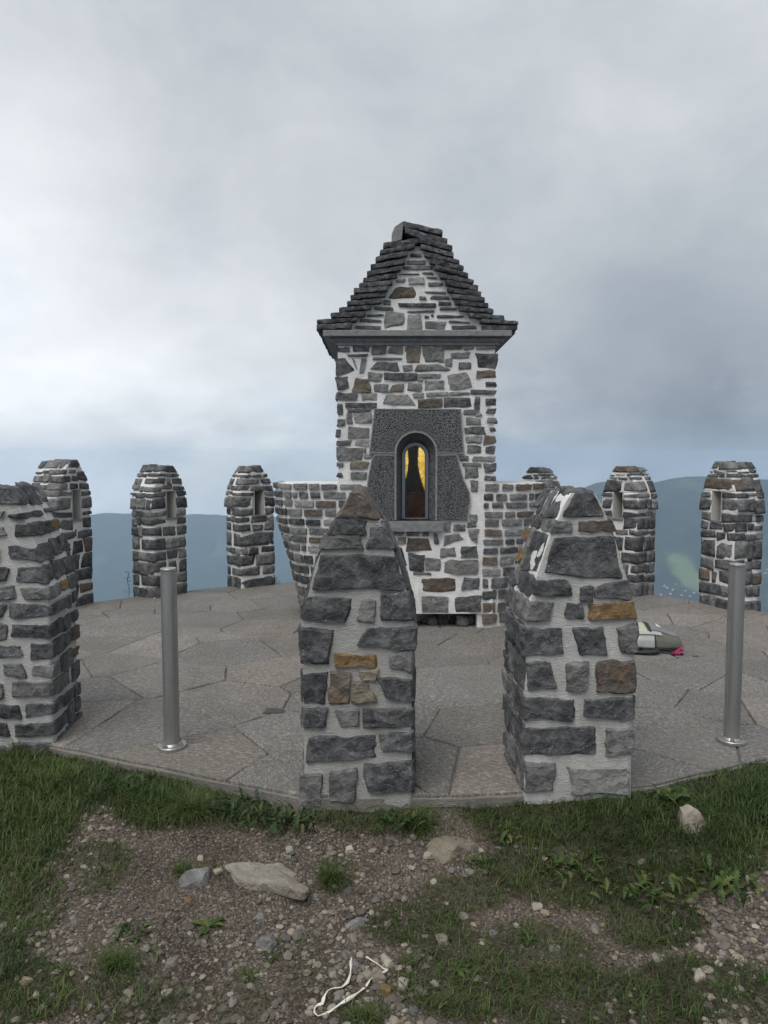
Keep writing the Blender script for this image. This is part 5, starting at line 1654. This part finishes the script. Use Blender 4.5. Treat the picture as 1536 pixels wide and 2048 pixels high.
weed('leafy_weed', 1290, 1795, 50, .085, .032, True, 'jagged weed spreading over the grass towards the right gravel', 9, lift=.6, spread=1.0)
weed('leafy_weed', 1460, 1790, 46, .10, .042, True, 'tall leafy weed at the right edge above the gravel', 10, lift=.8, spread=1.0)
weed('leafy_weed', 1340, 1605, 44, .09, .034, True, 'jagged light green weed behind the beige rock', 11, lift=.7, spread=.6)
weed('leafy_weed', 920, 1600, 9, .06, .030, False, 'round-leaved weed growing from the paving edge between the front merlons', 12, lift=.5)
weed('bushy_weed', 570, 1655, 120, .085, .028, True, 'dense dark bushy weed left of the foot of the foremost merlon', 13, 'herb', lift=.9, spread=1.1)
weed('bushy_weed', 470, 1625, 100, .08, .026, True, 'dense dark weed below the paving edge, right of the long grass tuft', 14, 'herb', lift=.9, spread=1.1)
weed('bushy_weed', 800, 1655, 80, .08, .028, True, 'dark weed hanging on the bank right below the foremost merlon', 15, 'herb', lift=.8, spread=.9)
weed('leafy_weed', 255, 1580, 18, .09, .032, True, 'jagged weed in the lawn left of the paving edge', 16, 'herb', lift=.7)
weed('leafy_weed', 1060, 1880, 9, .06, .026, True, 'small jagged weed in the patchy grass at lower right of centre', 17, 'herb', lift=.3)
def tuft(u, v, n_, L, spread, label, seed, lean=1.0, tint=.45):
    g = np.random.default_rng(seed)
    p = on_ground(u, v)
    r_ = np.abs(g.normal(0, spread, n_)); a = g.uniform(0, 6.28, n_)
    P = np.stack([p[0] + r_ * np.cos(a), p[1] + r_ * np.sin(a) * .8, np.zeros(n_)], 1)
    P[:, 2] = ground_z(P[:, 0], P[:, 1]) - .004
    tag(blade_obj('grass_tuft', P, L * g.uniform(.5, 1.15, n_), g.uniform(.002, .0038, n_), lean, seed, M['grass'], None, tint), label, 'grass tuft')
tuft(665, 1762, 380, .085, .045, 'grass tuft at the right end of the big flat rock', 41)
tuft(235, 1935, 420, .075, .06, 'wide grass tuft on the gravel at lower left', 42)
tuft(385, 1630, 520, .15, .05, 'long drooping grass tuft below the paving edge', 43, 1.1, .55)
tuft(835, 1655, 320, .11, .04, 'grass tuft drooping over the bank right of the foremost merlon', 44, 1.1, .5)
tuft(735, 2035, 260, .06, .04, 'grass tuft right of the white tape at the bottom edge', 45)
tuft(495, 1955, 160, .04, .025, 'small brownish grass tuft on the gravel at lower centre left', 46, .9, .6)
tuft(365, 1745, 200, .05, .035, 'thin grass tuft on the left edge of the dark gravel', 47, .9, .6)
tuft(700, 1640, 260, .09, .06, 'dry grass tuft at the foot of the foremost merlon', 48, 1.1, .85)
tuft(690, 1590, 30, .11, .02, 'few long grass blades leaning on the front of the foremost merlon', 49, 1.0, .3)
tuft(1090, 1590, 180, .09, .06, 'grass tuft at the left foot of the merlon nearest the backpack', 50, .8, .25)
tuft(1250, 1585, 240, .10, .07, 'grass tuft at the right foot of the merlon nearest the backpack', 51, .8, .25)
tuft(35, 1510, 160, .12, .05, 'tall grass tuft at the foot of the cut-off left merlon', 52, .8, .3)
# twigs growing behind the terrace edge
def sprig(x, y, z, H, label, seed):
    g = np.random.default_rng(seed)
    e = empty('sprig', (x, y, z), 0, label, 'plant')
    mesh_obj('stem', *tube([(0, 0, 0), (.01, 0, H * .4), (-.01, 0, H * .75), (.015, 0, H)], .004, 6), M['herb'], e)
    for k in range(16):
        V, F = leaf_mesh(.05, .022, False, .5, seed * 9 + k)
        o = mesh_obj('leaf', V, F, M['herb'], e)
        o.location = (g.uniform(-.02, .02), 0, H * g.uniform(.25, 1)); o.rotation_euler = (0, g.uniform(-.4, .6), g.uniform(0, 6.28))
p = on_y(256, 1195, 8.5); sprig(p[0], 8.52, -.12, .38, 'leafy twig growing behind the paving edge left of a far merlon', 3)
p = on_y(553, 1170, 9.4); sprig(p[0], 9.35, -.1, .16, 'tiny leafy twig at the paving edge left of the flared parapet', 4)
